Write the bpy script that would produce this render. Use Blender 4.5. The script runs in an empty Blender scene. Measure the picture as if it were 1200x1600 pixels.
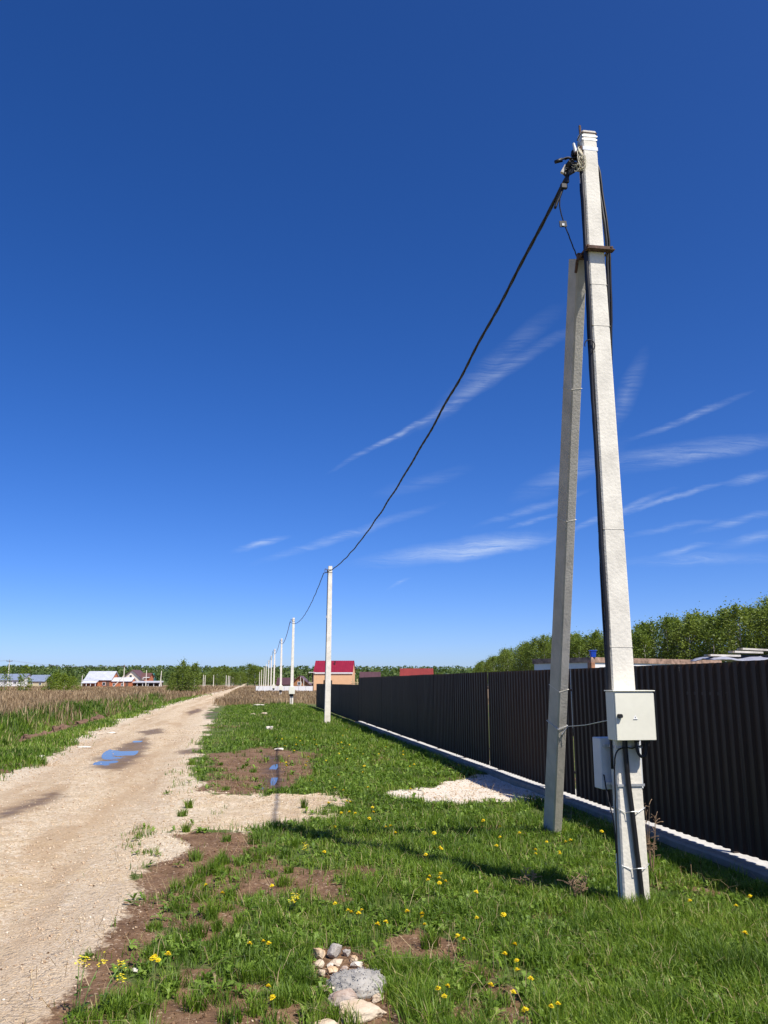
import bpy, bmesh, math, random
import numpy as np
from mathutils import Vector, Matrix, noise as mnoise
R = math.radians
sc = bpy.context.scene
col = sc.collection
random.seed(7); rng = np.random.default_rng(11)

# ------------------------------------------------------------------ camera
EYE = 1.65; FPX = 1290.0; PITCH = math.atan(266 / FPX)
cam = bpy.data.cameras.new('camera'); cam.sensor_fit = 'VERTICAL'
cam.angle = 2 * math.atan(800 / FPX); cam.clip_start = 0.05; cam.clip_end = 6000
camo = bpy.data.objects.new('camera', cam); col.objects.link(camo)
camo.location = (0, 0, EYE); camo.rotation_euler = (R(90) + PITCH, 0, 0)
sc.camera = camo
# ------------------------------------------------------------------ world
SUN = Vector((3.11, -3.55, 6.5)).normalized()
ELEV = math.asin(SUN.z); AZ = math.atan2(SUN.x, SUN.y)
world = bpy.data.worlds.new('World'); sc.world = world; world.use_nodes = True
SKY_STRENGTH = 0.13; SUN_STRENGTH = 4.9
world.cycles.sampling_method = 'MANUAL'; world.cycles.sample_map_resolution = 256
# ------------------------------------------------------------------ sun
sl = bpy.data.lights.new('sun', 'SUN'); sl.energy = SUN_STRENGTH; sl.angle = R(0.53); sl.color = (1.0, 0.945, 0.86)
so = bpy.data.objects.new('sun', sl); col.objects.link(so)
so.rotation_euler = (-SUN).to_track_quat('-Z', 'Y').to_euler(); so.location = SUN * 60
# ------------------------------------------------------------------ exposure
sc.view_settings.view_transform = 'Standard'; sc.view_settings.look = 'None'
sc.view_settings.exposure = 0.42; sc.view_settings.gamma = 1.0; sc.view_settings.use_curve_mapping = False
sc.cycles.max_bounces = 6; sc.cycles.diffuse_bounces = 3; sc.cycles.transparent_max_bounces = 8

# survey helpers: a sighting (u, v on the 1200x1600 frame) to a place on the ground / at a depth
_s, _c = math.sin(PITCH), math.cos(PITCH)
def ray(u, v):
    y = (800 - v) / FPX
    return ((u - 600) / FPX, _c - y * _s, _s + y * _c)
def gp(u, v, z=0.0):
    r = ray(u, v); k = (z - EYE) / r[2]; return (r[0] * k, r[1] * k)
def at(u, v, Y):
    r = ray(u, v); k = Y / r[1]; return (r[0] * k, Y, EYE + r[2] * k)
RA = math.atan(0.1594)                       # heading of the road, left of +Y
FX, FY = -math.sin(RA), math.cos(RA)
def to_st(x, y): return (x * FX + y * FY, x * FY - y * FX)
def to_xy(s, t): return (s * FX + t * FY, s * FY - t * FX)

# ------------------------------------------------------------------ node helpers
class NT:
    def __init__(self, tree): self.t = tree; self.n = tree.nodes; self.l = tree.links
    def new(self, typ, **kw):
        nd = self.n.new(typ)
        for k, v in kw.items(): setattr(nd, k, v)
        return nd
    def put(self, sock, v):
        if v is None: return
        if hasattr(v, 'is_output') or isinstance(v, bpy.types.NodeSocket): self.l.new(v, sock)
        else:
            if isinstance(v, (tuple, list)) and len(v) == 3 and sock.type == 'RGBA': v = (*v, 1)
            sock.default_value = v
    def math(self, op, a, b=None, c=None, clamp=False):
        nd = self.new('ShaderNodeMath', operation=op); nd.use_clamp = clamp
        self.put(nd.inputs[0], a); self.put(nd.inputs[1], b); self.put(nd.inputs[2], c); return nd.outputs[0]
    def mix(self, f, a, b, blend='MIX'):
        nd = self.new('ShaderNodeMix', data_type='RGBA', blend_type=blend)
        self.put(nd.inputs[0], f); self.put(nd.inputs[6], a); self.put(nd.inputs[7], b); return nd.outputs[2]
    def noise(self, vec, scale, detail=4, rough=.55, dist=0, out=0):
        nd = self.new('ShaderNodeTexNoise'); self.put(nd.inputs['Vector'], vec)
        nd.inputs['Scale'].default_value = scale; nd.inputs['Detail'].default_value = detail
        nd.inputs['Roughness'].default_value = rough; nd.inputs['Distortion'].default_value = dist
        return nd.outputs[out]
    def voro(self, vec, scale, feature='F1', out='Distance', rnd=1.0):
        nd = self.new('ShaderNodeTexVoronoi', feature=feature); self.put(nd.inputs['Vector'], vec)
        nd.inputs['Scale'].default_value = scale
        if 'Randomness' in nd.inputs: nd.inputs['Randomness'].default_value = rnd
        return nd.outputs[out]
    def ramp(self, f, stops, interp='LINEAR'):
        nd = self.new('ShaderNodeValToRGB'); cr = nd.color_ramp; cr.interpolation = interp
        while len(cr.elements) < len(stops): cr.elements.new(0.5)
        for e, (p, c) in zip(cr.elements, stops):
            e.position = p; e.color = (*c, 1) if isinstance(c, (tuple, list)) else (c, c, c, 1)
        self.put(nd.inputs[0], f); return nd.outputs[0]
    def sstep(self, f, a, b, lo=0.0, hi=1.0):
        nd = self.new('ShaderNodeMapRange', interpolation_type='SMOOTHSTEP'); self.put(nd.inputs[0], f)
        for i, v in enumerate((a, b, lo, hi)): nd.inputs[i + 1].default_value = v
        return nd.outputs[0]
    def bump(self, h, strength=.5, dist=.01, normal=None):
        nd = self.new('ShaderNodeBump'); nd.inputs['Strength'].default_value = strength
        nd.inputs['Distance'].default_value = dist; self.put(nd.inputs['Height'], h); self.put(nd.inputs['Normal'], normal)
        return nd.outputs[0]
    def attr(self, name, out='Fac'):
        nd = self.new('ShaderNodeAttribute'); nd.attribute_name = name; return nd.outputs[out]
def material(name):
    m = bpy.data.materials.new(name); m.use_nodes = True
    t = NT(m.node_tree); b = m.node_tree.nodes['Principled BSDF']
    return m, t, b
def objco(t):
    return t.new('ShaderNodeTexCoord').outputs['Object']
def geopos(t):
    return t.new('ShaderNodeNewGeometry').outputs['Position']
def plain(name, c, rough=.7, var=.12, scale=6.0, metal=0.0, bump=0.0, spec=.4):
    """flat paint with grain and soft blotches, in object space"""
    m, t, b = material(name); v = objco(t)
    n = t.noise(v, scale, 5, .6); n2 = t.noise(v, scale * 9, 3, .6)
    f = t.math('ADD', t.math('MULTIPLY', n, .7), t.math('MULTIPLY', n2, .3))
    lo = tuple(x * (1 - var * 1.6) for x in c); hi = tuple(min(1, x * (1 + var * 1.2)) for x in c)
    t.put(b.inputs['Base Color'], t.ramp(f, [(.3, lo), (.7, hi)]))
    b.inputs['Roughness'].default_value = rough; b.inputs['Metallic'].default_value = metal
    b.inputs['Specular IOR Level'].default_value = spec
    if bump: t.put(b.inputs['Normal'], t.bump(n2, bump, .01))
    return m

# ------------------------------------------------------------------ sky with thin cirrus
w = NT(world.node_tree); bg = world.node_tree.nodes['Background']
sky = w.new('ShaderNodeTexSky'); sky.sky_type = 'NISHITA'; sky.sun_disc = False
sky.sun_elevation = ELEV; sky.sun_rotation = AZ; sky.altitude = 1200
sky.air_density = 0.7; sky.dust_density = 2.0; sky.ozone_density = 5.0
hs = w.new('ShaderNodeHueSaturation'); hs.inputs['Saturation'].default_value = 1.26; hs.inputs['Hue'].default_value = .508
w.put(hs.inputs['Color'], sky.outputs[0])
dirv = w.new('ShaderNodeTexCoord').outputs['Generated']
sep = w.new('ShaderNodeSeparateXYZ'); w.put(sep.inputs[0], dirv)
dy = w.math('MAXIMUM', sep.outputs[1], .05)
qx = w.math('DIVIDE', sep.outputs[0], dy); qz = w.math('DIVIDE', sep.outputs[2], dy)
cmb = w.new('ShaderNodeCombineXYZ'); w.put(cmb.inputs[0], qx); w.put(cmb.inputs[1], qz)
wob = w.new('ShaderNodeVectorMath', operation='MULTIPLY_ADD')
w.put(wob.inputs[0], w.noise(cmb.outputs[0], 9, 5, .6, out=1)); wob.inputs[1].default_value = (.022, .022, 0)
w.put(wob.inputs[2], cmb.outputs[0])
def sky_q(u, v):
    r = ray(u, v); return (r[0] / r[1], r[2] / r[1])
# ends, half width (px) and strength of each streak of cirrus
streaks = [(540, 725, 690, 640, 11, .50), (660, 660, 880, 520, 24, .34), (690, 640, 850, 500, 40, .22), (370, 862, 440, 842, 12, .6), (430, 872, 650, 800, 16, .42),
           (590, 876, 850, 838, 34, .6), (690, 872, 840, 845, 24, .55), (760, 815, 900, 772, 13, .38), (800, 822, 870, 800, 9, .42),
           (955, 668, 1000, 560, 34, .28), (1005, 680, 1150, 622, 13, .5), (900, 735, 1200, 685, 34, .36), (1000, 735, 1200, 690, 22, .32), (985, 800, 1120, 758, 10, .75),
           (880, 835, 1030, 775, 12, .6), (990, 835, 1110, 815, 10, .35), (1030, 868, 1110, 853, 12, .55), (980, 880, 1200, 872, 20, .36),
           (1140, 755, 1200, 735, 17, .5), (1100, 830, 1210, 795, 14, .42), (1130, 855, 1230, 825, 20, .4), (610, 920, 640, 905, 7, .35), (820, 770, 960, 700, 40, .25), (600, 770, 720, 735, 26, .14)]
acc = None
for (u1, v1, u2, v2, hw, a) in streaks:
    p1, p2 = sky_q(u1, v1), sky_q(u2, v2); cx, cz = (p1[0] + p2[0]) / 2, (p1[1] + p2[1]) / 2
    L = math.hypot(p2[0] - p1[0], p2[1] - p1[1]) * .74; W_ = hw / FPX * .62
    mp = w.new('ShaderNodeMapping', vector_type='TEXTURE'); w.put(mp.inputs[0], wob.outputs[0])
    mp.inputs['Location'].default_value = (cx + .011, cz + .011, 0)
    mp.inputs['Rotation'].default_value = (0, 0, math.atan2(p2[1] - p1[1], p2[0] - p1[0])); mp.inputs['Scale'].default_value = (L, W_, 1)
    gr = w.new('ShaderNodeTexGradient', gradient_type='SPHERICAL'); w.put(gr.inputs[0], mp.outputs[0])
    x = w.math('MULTIPLY', w.math('POWER', gr.outputs[0], 1.25), a * .82)
    acc = x if acc is None else w.math('ADD', acc, x)
fm = w.new('ShaderNodeMapping'); w.put(fm.inputs[0], wob.outputs[0]); fm.inputs['Rotation'].default_value = (0, 0, R(-25)); fm.inputs['Scale'].default_value = (6, 85, 1)
acc = w.math('MULTIPLY', acc, w.sstep(w.noise(fm.outputs[0], 1.0, 8, .8, .9), .28, .74))
acc = w.math('MULTIPLY', w.math('MINIMUM', acc, .8), w.math('GREATER_THAN', sep.outputs[1], .06))
skyc = w.mix(acc, w.mix(1.0, hs.outputs[0], (.90, .87, .97), 'MULTIPLY'), (4.6, 5.2, 5.9))
w.put(bg.inputs['Color'], skyc); bg.inputs['Strength'].default_value = SKY_STRENGTH

# ------------------------------------------------------------------ mesh helpers
def tag(o, label=None, cat=None, group=None, kind=None):
    if label: o['label'] = label
    if cat: o['category'] = cat
    if group: o['group'] = group
    if kind: o['kind'] = kind
    return o
def empty(name, loc=(0, 0, 0), rz=0.0):
    o = bpy.data.objects.new(name, None); col.objects.link(o); o.location = loc; o.rotation_euler = (0, 0, rz)
    o.empty_display_size = .2; return o
def link(name, me, mat, parent=None, loc=None, rot=None):
    o = bpy.data.objects.new(name, me); col.objects.link(o)
    if mat is not None and len(me.materials) == 0: me.materials.append(mat)
    if parent: o.parent = parent
    if loc is not None: o.location = loc
    if rot is not None: o.rotation_euler = rot
    return o
def np_mesh(name, V, F, attrs=None, smooth=False, k=3):
    """V (n,3), F (m,k) arrays -> mesh"""
    me = bpy.data.meshes.new(name); V = np.asarray(V, np.float32); F = np.asarray(F, np.int32)
    me.vertices.add(len(V)); me.vertices.foreach_set('co', V.ravel())
    me.loops.add(F.size); me.loops.foreach_set('vertex_index', F.ravel())
    me.polygons.add(len(F)); me.polygons.foreach_set('loop_start', np.arange(0, F.size, k, dtype=np.int32))
    me.update(calc_edges=True)
    if smooth: me.polygons.foreach_set('use_smooth', np.ones(len(F), bool))
    for nm, arr in (attrs or {}).items():
        arr = np.asarray(arr, np.float32)
        if arr.ndim == 1: me.attributes.new(nm, 'FLOAT', 'POINT').data.foreach_set('value', arr)
        else: me.attributes.new(nm, 'FLOAT_COLOR', 'POINT').data.foreach_set('color', arr.ravel())
    return me
class MB:
    """collects shapes for ONE mesh"""
    def __init__(s): s.v = []; s.f = []
    def add(s, vs, fs):
        o = len(s.v); s.v += [tuple(x) for x in vs]; s.f += [tuple(i + o for i in q) for q in fs]; return s
    def box(s, c, d, rot=None):
        x, y, z = (d[0] / 2, d[1] / 2, d[2] / 2)
        vs = [Vector((sx * x, sy * y, sz * z)) for sz in (-1, 1) for sy in (-1, 1) for sx in (-1, 1)]
        if rot is not None: vs = [rot @ q for q in vs]
        vs = [q + Vector(c) for q in vs]
        return s.add(vs, [(0, 2, 3, 1), (4, 5, 7, 6), (0, 1, 5, 4), (2, 6, 7, 3), (0, 4, 6, 2), (1, 3, 7, 5)])
    def bar(s, a, b, wd, dp, up=(0, 0, 1)):
        a, b = Vector(a), Vector(b); d = (b - a); z = d.normalized(); x = z.cross(Vector(up))
        if x.length < 1e-4: x = z.cross(Vector((1, 0, 0)))
        x.normalize(); y = x.cross(z)
        return s.box((a + b) / 2, (wd, dp, d.length), Matrix((x, y, z)).transposed())
    def tube(s, pts, r, n=6, cap=True):
        pts = [Vector(p) for p in pts]; rs = r if isinstance(r, (list, tuple)) else [r] * len(pts)
        ref = None; rings = []
        for i, p in enumerate(pts):
            d = (pts[min(i + 1, len(pts) - 1)] - pts[max(i - 1, 0)]).normalized()
            if ref is None:
                ref = d.orthogonal().normalized()
            ref = (ref - d * ref.dot(d))
            ref = ref.normalized() if ref.length > 1e-6 else d.orthogonal().normalized()
            q = d.cross(ref)
            rings.append([p + (ref * math.cos(2 * math.pi * k / n) + q * math.sin(2 * math.pi * k / n)) * rs[i] for k in range(n)])
        vs = [x for rg in rings for x in rg]; fs = []
        for i in range(len(pts) - 1):
            for k in range(n):
                a = i * n + k; b = i * n + (k + 1) % n; fs.append((a, b, b + n, a + n))
        if cap: fs += [tuple(range(n))[::-1], tuple(range((len(pts) - 1) * n, len(pts) * n))]
        return s.add(vs, fs)
    def prism(s, poly, y0, y1):
        """polygon of (x, z) points extruded along y"""
        n = len(poly); vs = [(x, y0, z) for x, z in poly] + [(x, y1, z) for x, z in poly]
        fs = [tuple(range(n)), tuple(range(2 * n - 1, n - 1, -1))] + [(i, i + n, (i + 1) % n + n, (i + 1) % n) for i in range(n)]
        return s.add(vs, fs)
    def frustum(s, w0, d0, w1, d1, z0, z1, ch=.012, segs=1):
        """tapering post of rectangular section with chamfered corners"""
        rings = []
        for i in range(segs + 1):
            k = i / segs; a = (w0 + (w1 - w0) * k) / 2; b = (d0 + (d1 - d0) * k) / 2; z = z0 + (z1 - z0) * k
            rings.append([(a - ch, -b, z), (a, -b + ch, z), (a, b - ch, z), (a - ch, b, z), (-a + ch, b, z), (-a, b - ch, z), (-a, -b + ch, z), (-a + ch, -b, z)])
        vs = [p for r_ in rings for p in r_]; fs = []
        for i in range(segs):
            for k in range(8):
                a = i * 8 + k; b = i * 8 + (k + 1) % 8; fs.append((a, b, b + 8, a + 8))
        fs += [tuple(range(8))[::-1], tuple(range(segs * 8, segs * 8 + 8))]
        return s.add(vs, fs)
    def mesh(s, name, smooth=False, bevel=0.0):
        me = bpy.data.meshes.new(name); me.from_pydata(s.v, [], s.f); me.update()
        bm = bmesh.new(); bm.from_mesh(me); bmesh.ops.recalc_face_normals(bm, faces=bm.faces)
        if bevel: bmesh.ops.bevel(bm, geom=[e for e in bm.edges], offset=bevel, segments=1, affect='EDGES', clamp_overlap=True)
        bm.to_mesh(me); bm.free()
        if smooth: me.polygons.foreach_set('use_smooth', [True] * len(me.polygons))
        return me
    def build(s, name, mat, parent=None, smooth=False, bevel=0.0, loc=None, rot=None):
        return link(name, s.mesh(name, smooth, bevel), mat, parent, loc, rot)
def copy_tree(o, parent=None):
    c = o.copy(); col.objects.link(c)
    if parent is not None: c.parent = parent
    for ch in list(o.children): copy_tree(ch, c)
    return c

# ------------------------------------------------------------------ numpy noise and zones of the ground
def _hash(ix, iy, seed):
    n = (ix.astype(np.int64) * 374761393 + iy.astype(np.int64) * 668265263 + seed * 1442695041) & 0x7fffffff
    n = ((n ^ (n >> 13)) * 1274126177) & 0x7fffffff
    return ((n ^ (n >> 16)) & 0xffff) / 65535.0
def vnoise(x, y, seed=0):
    ix, iy = np.floor(x), np.floor(y); fx, fy = x - ix, y - iy
    fx = fx * fx * (3 - 2 * fx); fy = fy * fy * (3 - 2 * fy)
    a = _hash(ix, iy, seed); b = _hash(ix + 1, iy, seed); c = _hash(ix, iy + 1, seed); d = _hash(ix + 1, iy + 1, seed)
    return (a * (1 - fx) + b * fx) * (1 - fy) + (c * (1 - fx) + d * fx) * fy
def fbm(x, y, seed=0, octs=4):
    v = 0; a = .5; tot = 0
    for i in range(octs):
        v = v + a * vnoise(x * 2 ** i + 17.3 * i, y * 2 ** i - 9.1 * i, seed + i); tot += a; a *= .5
    return v / tot - .5
def sst(x, a, b):
    k = np.clip((x - a) / (b - a), 0, 1); return k * k * (3 - 2 * k)
def sdf_poly(x, y, P):
    """signed distance, positive inside"""
    d = np.full(x.shape, 1e9); inside = np.zeros(x.shape, bool); n = len(P)
    for i in range(n):
        ax, ay = P[i]; bx, by = P[(i + 1) % n]; ex, ey = bx - ax, by - ay
        k = np.clip(((x - ax) * ex + (y - ay) * ey) / (ex * ex + ey * ey), 0, 1)
        d = np.minimum(d, np.hypot(x - ax - k * ex, y - ay - k * ey))
        cond = ((ay > y) != (by > y)) & (x < (bx - ax) * (y - ay) / (by - ay + 1e-12) + ax)
        inside ^= cond
    return np.where(inside, d, -d)
def pix_poly(l): return [gp(u, v) for u, v in l]
RS = np.array([-60, 4.69, 5.67, 6.65, 8.97, 11, 13.4, 17.3, 27.3, 51.8, 94, 225, 400, 3000.])
RR = np.array([-.9, -.9, -.92, -.9, -.72, -.75, -.75, -1.06, -1.33, -2.2, -2.4, -2.5, -2.5, -2.5])
LS = np.array([-60, 16.1, 19.2, 25, 36.4, 67.4, 119, 282, 400, 3000.])
LL = np.array([-4.3, -4.3, -4.4, -4.8, -5.6, -6.2, -5.6, -4.4, -4.4, -4.4])
MUD = [pix_poly(p) for p in (
    [(205, 1302), (290, 1292), (430, 1303), (405, 1332), (350, 1352), (300, 1395), (262, 1440), (215, 1500), (150, 1500), (175, 1440), (195, 1400), (225, 1345)],
    [(330, 1178), (420, 1168), (500, 1180), (505, 1205), (440, 1238), (370, 1238), (328, 1205)],
    [(290, 1415), (360, 1420), (368, 1450), (330, 1470), (285, 1462)],
    [(205, 1500), (290, 1482), (370, 1490), (345, 1530), (430, 1600), (420, 1720), (180, 1720), (215, 1570)],
    [(395, 1372), (455, 1368), (475, 1392), (420, 1402)], [(480, 1385), (530, 1385), (530, 1410), (490, 1415)],
    [(640, 1462), (672, 1462), (670, 1490), (640, 1490)], [(735, 1505), (775, 1510), (790, 1560), (745, 1575)],
    [(575, 1365), (620, 1362), (610, 1382)], [(340, 1395), (395, 1390), (380, 1408)])]
GRAV = pix_poly([(240, 1240), (310, 1236), (420, 1244), (508, 1240), (503, 1272), (445, 1298), (380, 1303), (300, 1300), (240, 1315)])
GRAV2 = pix_poly([(475, 1490), (540, 1478), (590, 1520), (600, 1560), (640, 1620), (480, 1640), (515, 1560), (480, 1520)])
CHALK = pix_poly([(605, 1243), (700, 1262), (795, 1254), (845, 1256), (900, 1266), (860, 1228), (770, 1208), (735, 1213), (690, 1226)])
WET = [pix_poly(p) for p in ([(140, 1200), (150, 1182), (200, 1160), (228, 1150), (232, 1162), (225, 1180), (190, 1204)],
    [(412, 1180), (440, 1180), (445, 1232), (412, 1236)], [(0, 1262), (90, 1235), (100, 1245), (40, 1268), (0, 1278)],
    [(215, 1143), (250, 1138), (258, 1144), (225, 1150)], [(318, 1124), (322, 1112), (345, 1112), (342, 1124)],
    [(270, 1172), (310, 1168), (318, 1176), (280, 1178)], [(292, 1112), (310, 1106), (316, 1110), (296, 1117)], [(345, 1098), (352, 1090), (368, 1090), (362, 1099)])]
# outlines of the standing water (pixels on the frame -> places on the ground)
PUD = [[(160, 1182), (163, 1174), (177, 1168), (200, 1166), (213, 1168), (215, 1174), (206, 1179), (190, 1182), (183, 1185), (170, 1185)],
       [(147, 1196), (147, 1190), (156, 1187), (168, 1187), (184, 1186), (182, 1189), (170, 1191), (176, 1195), (160, 1197)],
       [(207, 1158), (212, 1156), (222, 1156), (221, 1158), (213, 1159)],
       [(423, 1223), (424, 1214), (429, 1208), (434, 1210), (432, 1219), (427, 1225)], [(421, 1200), (425, 1194), (434, 1190), (434, 1196), (429, 1201)],
       [(405, 1231), (410, 1227), (414, 1228), (410, 1232)]]
PUDW = [[gp(u, v) for u, v in p] for p in PUD]
def zones(s, t):
    x, y = to_xy(s, t)
    z = {}
    n1 = fbm(x * .9, y * .9, 3); n2 = fbm(x * 4, y * 4, 5); n3 = fbm(x * .22, y * .22, 9)
    n4 = fbm(x * 13, y * 13, 7, 3)
    nn = n1 * .75 + n2 * .3
    rag = n1 * 1.3 + n2 * .9 + n4 * .5
    far = np.clip(s / 25, .6, 2.2)
    d = np.minimum(t - np.interp(s, LS, LL), np.interp(s, RS, RR) - t) + (nn + n4 * .25) * 1.1 * far
    road = sst(d, -.2, .22)
    g = sdf_poly(x, y, GRAV) + rag * .85
    road2 = sst(g, -.22, .25); g2 = sst(sdf_poly(x, y, GRAV2) + n2 * .2, -.05, .05)
    chalk = sst(sdf_poly(x, y, CHALK) + rag * .4, -.1, .1)
    m = np.full(x.shape, -9.)
    for P in MUD: m = np.maximum(m, sdf_poly(x, y, P) + rag * .8)
    Rd = np.interp(s, RS, RR)
    m = np.maximum(m, np.minimum(t - Rd + .3, Rd + .42 - t) * (1 - sst(s, 9.5, 11)) - 3 * sst(s, 10, 11.5) + rag * .7)
    mud = sst(m, -.22, .16)
    wet = np.zeros(x.shape)
    for P in WET: wet = np.maximum(wet, sst(sdf_poly(x, y, P) + n2 * .35 + n1 * .2, -.15, .2))
    z['road'] = np.maximum(road, road2); z['mud'] = np.maximum(mud * (1 - road2 * .9), g2); z['wet'] = wet; z['chalk'] = chalk
    lf = sst(-t - 8.9 - s * .018 + 1.2 * (n3 + n1) * 2, -1.5, 1.5) * sst(s, 12, 30)
    bk = sst(s - 66 + 7 * n3 * 2 + np.clip(2 - t, 0, 8) * 1.1, -4, 4) * sst(t, -3.4, -2.0)
    bk2 = sst(s - 92 + 20 * n3, -10, 15)
    z['dry'] = np.clip(np.maximum(np.maximum(lf, bk), bk2 * (1 - road)), 0, 1) * (1 - sst(s, 430, 540))
    z['soil'] = sst(fbm(x * .8 + 40, y * .8, 21) + .35 * fbm(x * 3, y * 3, 23), .13, .2) * .9
    z['d'] = d
    z['rim'] = np.exp(-((d - .1) / .5) ** 2) * np.clip(.7 + 2 * n1, 0, 1) * np.where(t < (np.interp(s, LS, LL) + np.interp(s, RS, RR)) / 2, 1.0, .55)
    L_, R_ = np.interp(s, LS, LL), np.interp(s, RS, RR); mid = (L_ + R_) / 2
    str_ = fbm(t * 1.6, s * .16, 55) + .6 * fbm(t * 5, s * .5, 57)
    z['worn'] = np.clip(np.exp(-((np.abs(t - mid) - .85) / .5) ** 2) * (.55 + 1.6 * str_) + .9 * sst(str_, .02, .3), 0, 1)
    return z
def height(s, t):
    x, y = to_xy(s, t)
    near = np.exp(-np.maximum(s - 10, 0) / 25)
    h = .05 * fbm(x * .5, y * .5, 31) + .045 * fbm(x * 1.7, y * 1.7, 33) * near + .022 * fbm(x * 6, y * 6, 35, 3) * near
    L, Rr = np.interp(s, LS, LL), np.interp(s, RS, RR)
    mid = (L + Rr) / 2; rd = sst(np.minimum(t - L, Rr - t), -.1, .6)
    rut = np.exp(-((np.abs(t - mid) - .85) / .35) ** 2)
    h = h * (1 - .45 * rd) - .035 * rut * rd
    # ditch left of the road, with a raised far bank
    dc = -7.4 - .012 * (s - 30)
    dd = .75 * np.exp(-((t - dc) / .75) ** 2) - .25 * np.exp(-((t - dc + 1.8) / 1.0) ** 2)
    h = h - dd * sst(s, 10, 20) * (1 - sst(s, 70, 110))
    lump = sst(-t - 8.3, 0, 1.5) * sst(s, 10, 30) * (1 - sst(s, 120, 200))
    h = h + lump * .5 * fbm(x * .35, y * .35, 41)
    far = sst(s, 560, 1080); h = h + far * 12 + far * 4 * fbm(x * .003, y * .003, 43)
    for P in PUDW:                                     # hollows that hold water
        cx, cy = np.mean([p[0] for p in P]), np.mean([p[1] for p in P])
        r = max(math.hypot(p[0] - cx, p[1] - cy) for p in P)
        k = np.exp(-((x - cx) ** 2 + (y - cy) ** 2) / (r * 1.1) ** 2)
        h = h * (1 - .75 * k) - .035 * k + .012 * k * fbm(x * 3.5, y * 3.5, 47)
    return h
def hz(x, y):
    s, t = to_st(np.array([float(x)]), np.array([float(y)])); return float(height(s, t)[0])

# ------------------------------------------------------------------ ground sheet
def graded(a0, a1, core0, core1, step, grow):
    out = list(np.arange(core0, core1, step)); p = out[-1]; d = step
    while p < a1: d = step + (p - core1) * grow if p > core1 else step; p += max(d, step); out.append(p)
    p = core0; lo = []
    while p > a0: d = step + (core0 - p) * grow * 1.6; p -= d; lo.append(p)
    return np.array(lo[::-1] + out)
gs = graded(-60, 3200, 3.0, 23.0, .06, .02); gt = graded(-3200, 3200, -5.0, 4.6, .055, .055)
S, T = np.meshgrid(gs, gt, indexing='ij'); S1, T1 = S.ravel(), T.ravel()
Z = zones(S1, T1); Hh = height(S1, T1); X1, Y1 = to_xy(S1, T1)
nt_ = len(gt); i, j = np.meshgrid(np.arange(len(gs) - 1), np.arange(nt_ - 1), indexing='ij'); a = (i * nt_ + j).ravel()
Fq = np.stack([a, a + 1, a + nt_ + 1, a + nt_], 1)[:, ::-1]
me = np_mesh('ground', np.stack([X1, Y1, Hh], 1), Fq,
             {'zone_a': np.stack([Z['road'], Z['mud'], Z['wet'], Z['chalk']], 1), 'zone_b': np.stack([Z['dry'], Z['soil'], Z['worn'], Z['rim']], 1)}, True, 4)
gm, t, b = material('ground_soil_gravel_grass')
P = geopos(t)
za = t.new('ShaderNodeAttribute'); za.attribute_name = 'zone_a'; zb = t.new('ShaderNodeAttribute'); zb.attribute_name = 'zone_b'
sa = t.new('ShaderNodeSeparateColor'); t.put(sa.inputs[0], za.outputs['Color']); sb = t.new('ShaderNodeSeparateColor'); t.put(sb.inputs[0], zb.outputs['Color'])
fine = t.noise(P, 22, 6, .65); midn = t.noise(P, 3.0, 5, .6); big = t.noise(P, .5, 4, .6); veryf = t.noise(P, 90, 3, .6)
def edge(mask, amp=.8):     # breaks the zone's border up into grains
    return t.sstep(t.math('ADD', mask, t.math('MULTIPLY', t.math('SUBTRACT', fine, .5), amp)), .3, .62)
# crushed limestone
v1 = t.new('ShaderNodeTexVoronoi'); t.put(v1.inputs['Vector'], P); v1.inputs['Scale'].default_value = 62
v2 = t.new('ShaderNodeTexVoronoi'); t.put(v2.inputs['Vector'], P); v2.inputs['Scale'].default_value = 24
s1 = t.new('ShaderNodeSeparateColor'); t.put(s1.inputs[0], v1.outputs['Color']); s2 = t.new('ShaderNodeSeparateColor'); t.put(s2.inputs[0], v2.outputs['Color'])
stone1 = t.ramp(s1.outputs[0], [(0, (.34, .25, .15)), (.35, (.60, .465, .30)), (.7, (.72, .58, .40)), (1, (.84, .75, .58))])
stone2 = t.ramp(s2.outputs[0], [(0, (.42, .33, .21)), (.5, (.59, .475, .31)), (.85, (.66, .54, .37)), (1, (.75, .67, .53))])
pick = t.sstep(s2.outputs[1], .72, .76)
gravel = t.mix(pick, stone1, stone2)
gravel = t.mix(t.sstep(midn, .42, .72), gravel, (.52, .39, .24)); 
gravel = t.mix(t.math('MULTIPLY', t.sstep(t.noise(P, 1.1, 6, .7, .5), .5, .7), .55), gravel, (.40, .28, .175))
gravel = t.mix(t.math('MULTIPLY', t.sstep(t.noise(P, 7, 5, .7, .6), .5, .66), .36), gravel, (.36, .27, .175))
gravel = t.mix(t.math('MULTIPLY', t.sstep(t.noise(P, 4.3, 5, .7, .4), .56, .7), .6), gravel, (.80, .72, .58))
gravel = t.mix(t.math('MULTIPLY', t.sstep(t.noise(P, 1.9, 4, .6, .4), .58, .68), .38), gravel, (.66, .50, .27))
gravel = t.mix(t.math('MULTIPLY', sb.outputs[2], .72), gravel, (.41, .285, .165))
gravel = t.mix(t.math('MULTIPLY', zb.outputs['Alpha'], .7), gravel, t.mix(s1.outputs[0], (.52, .45, .33), (.78, .72, .60)))
gravel = t.mix(t.math('MULTIPLY', sa.outputs[2], .85), gravel, (.15, .095, .055))
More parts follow.
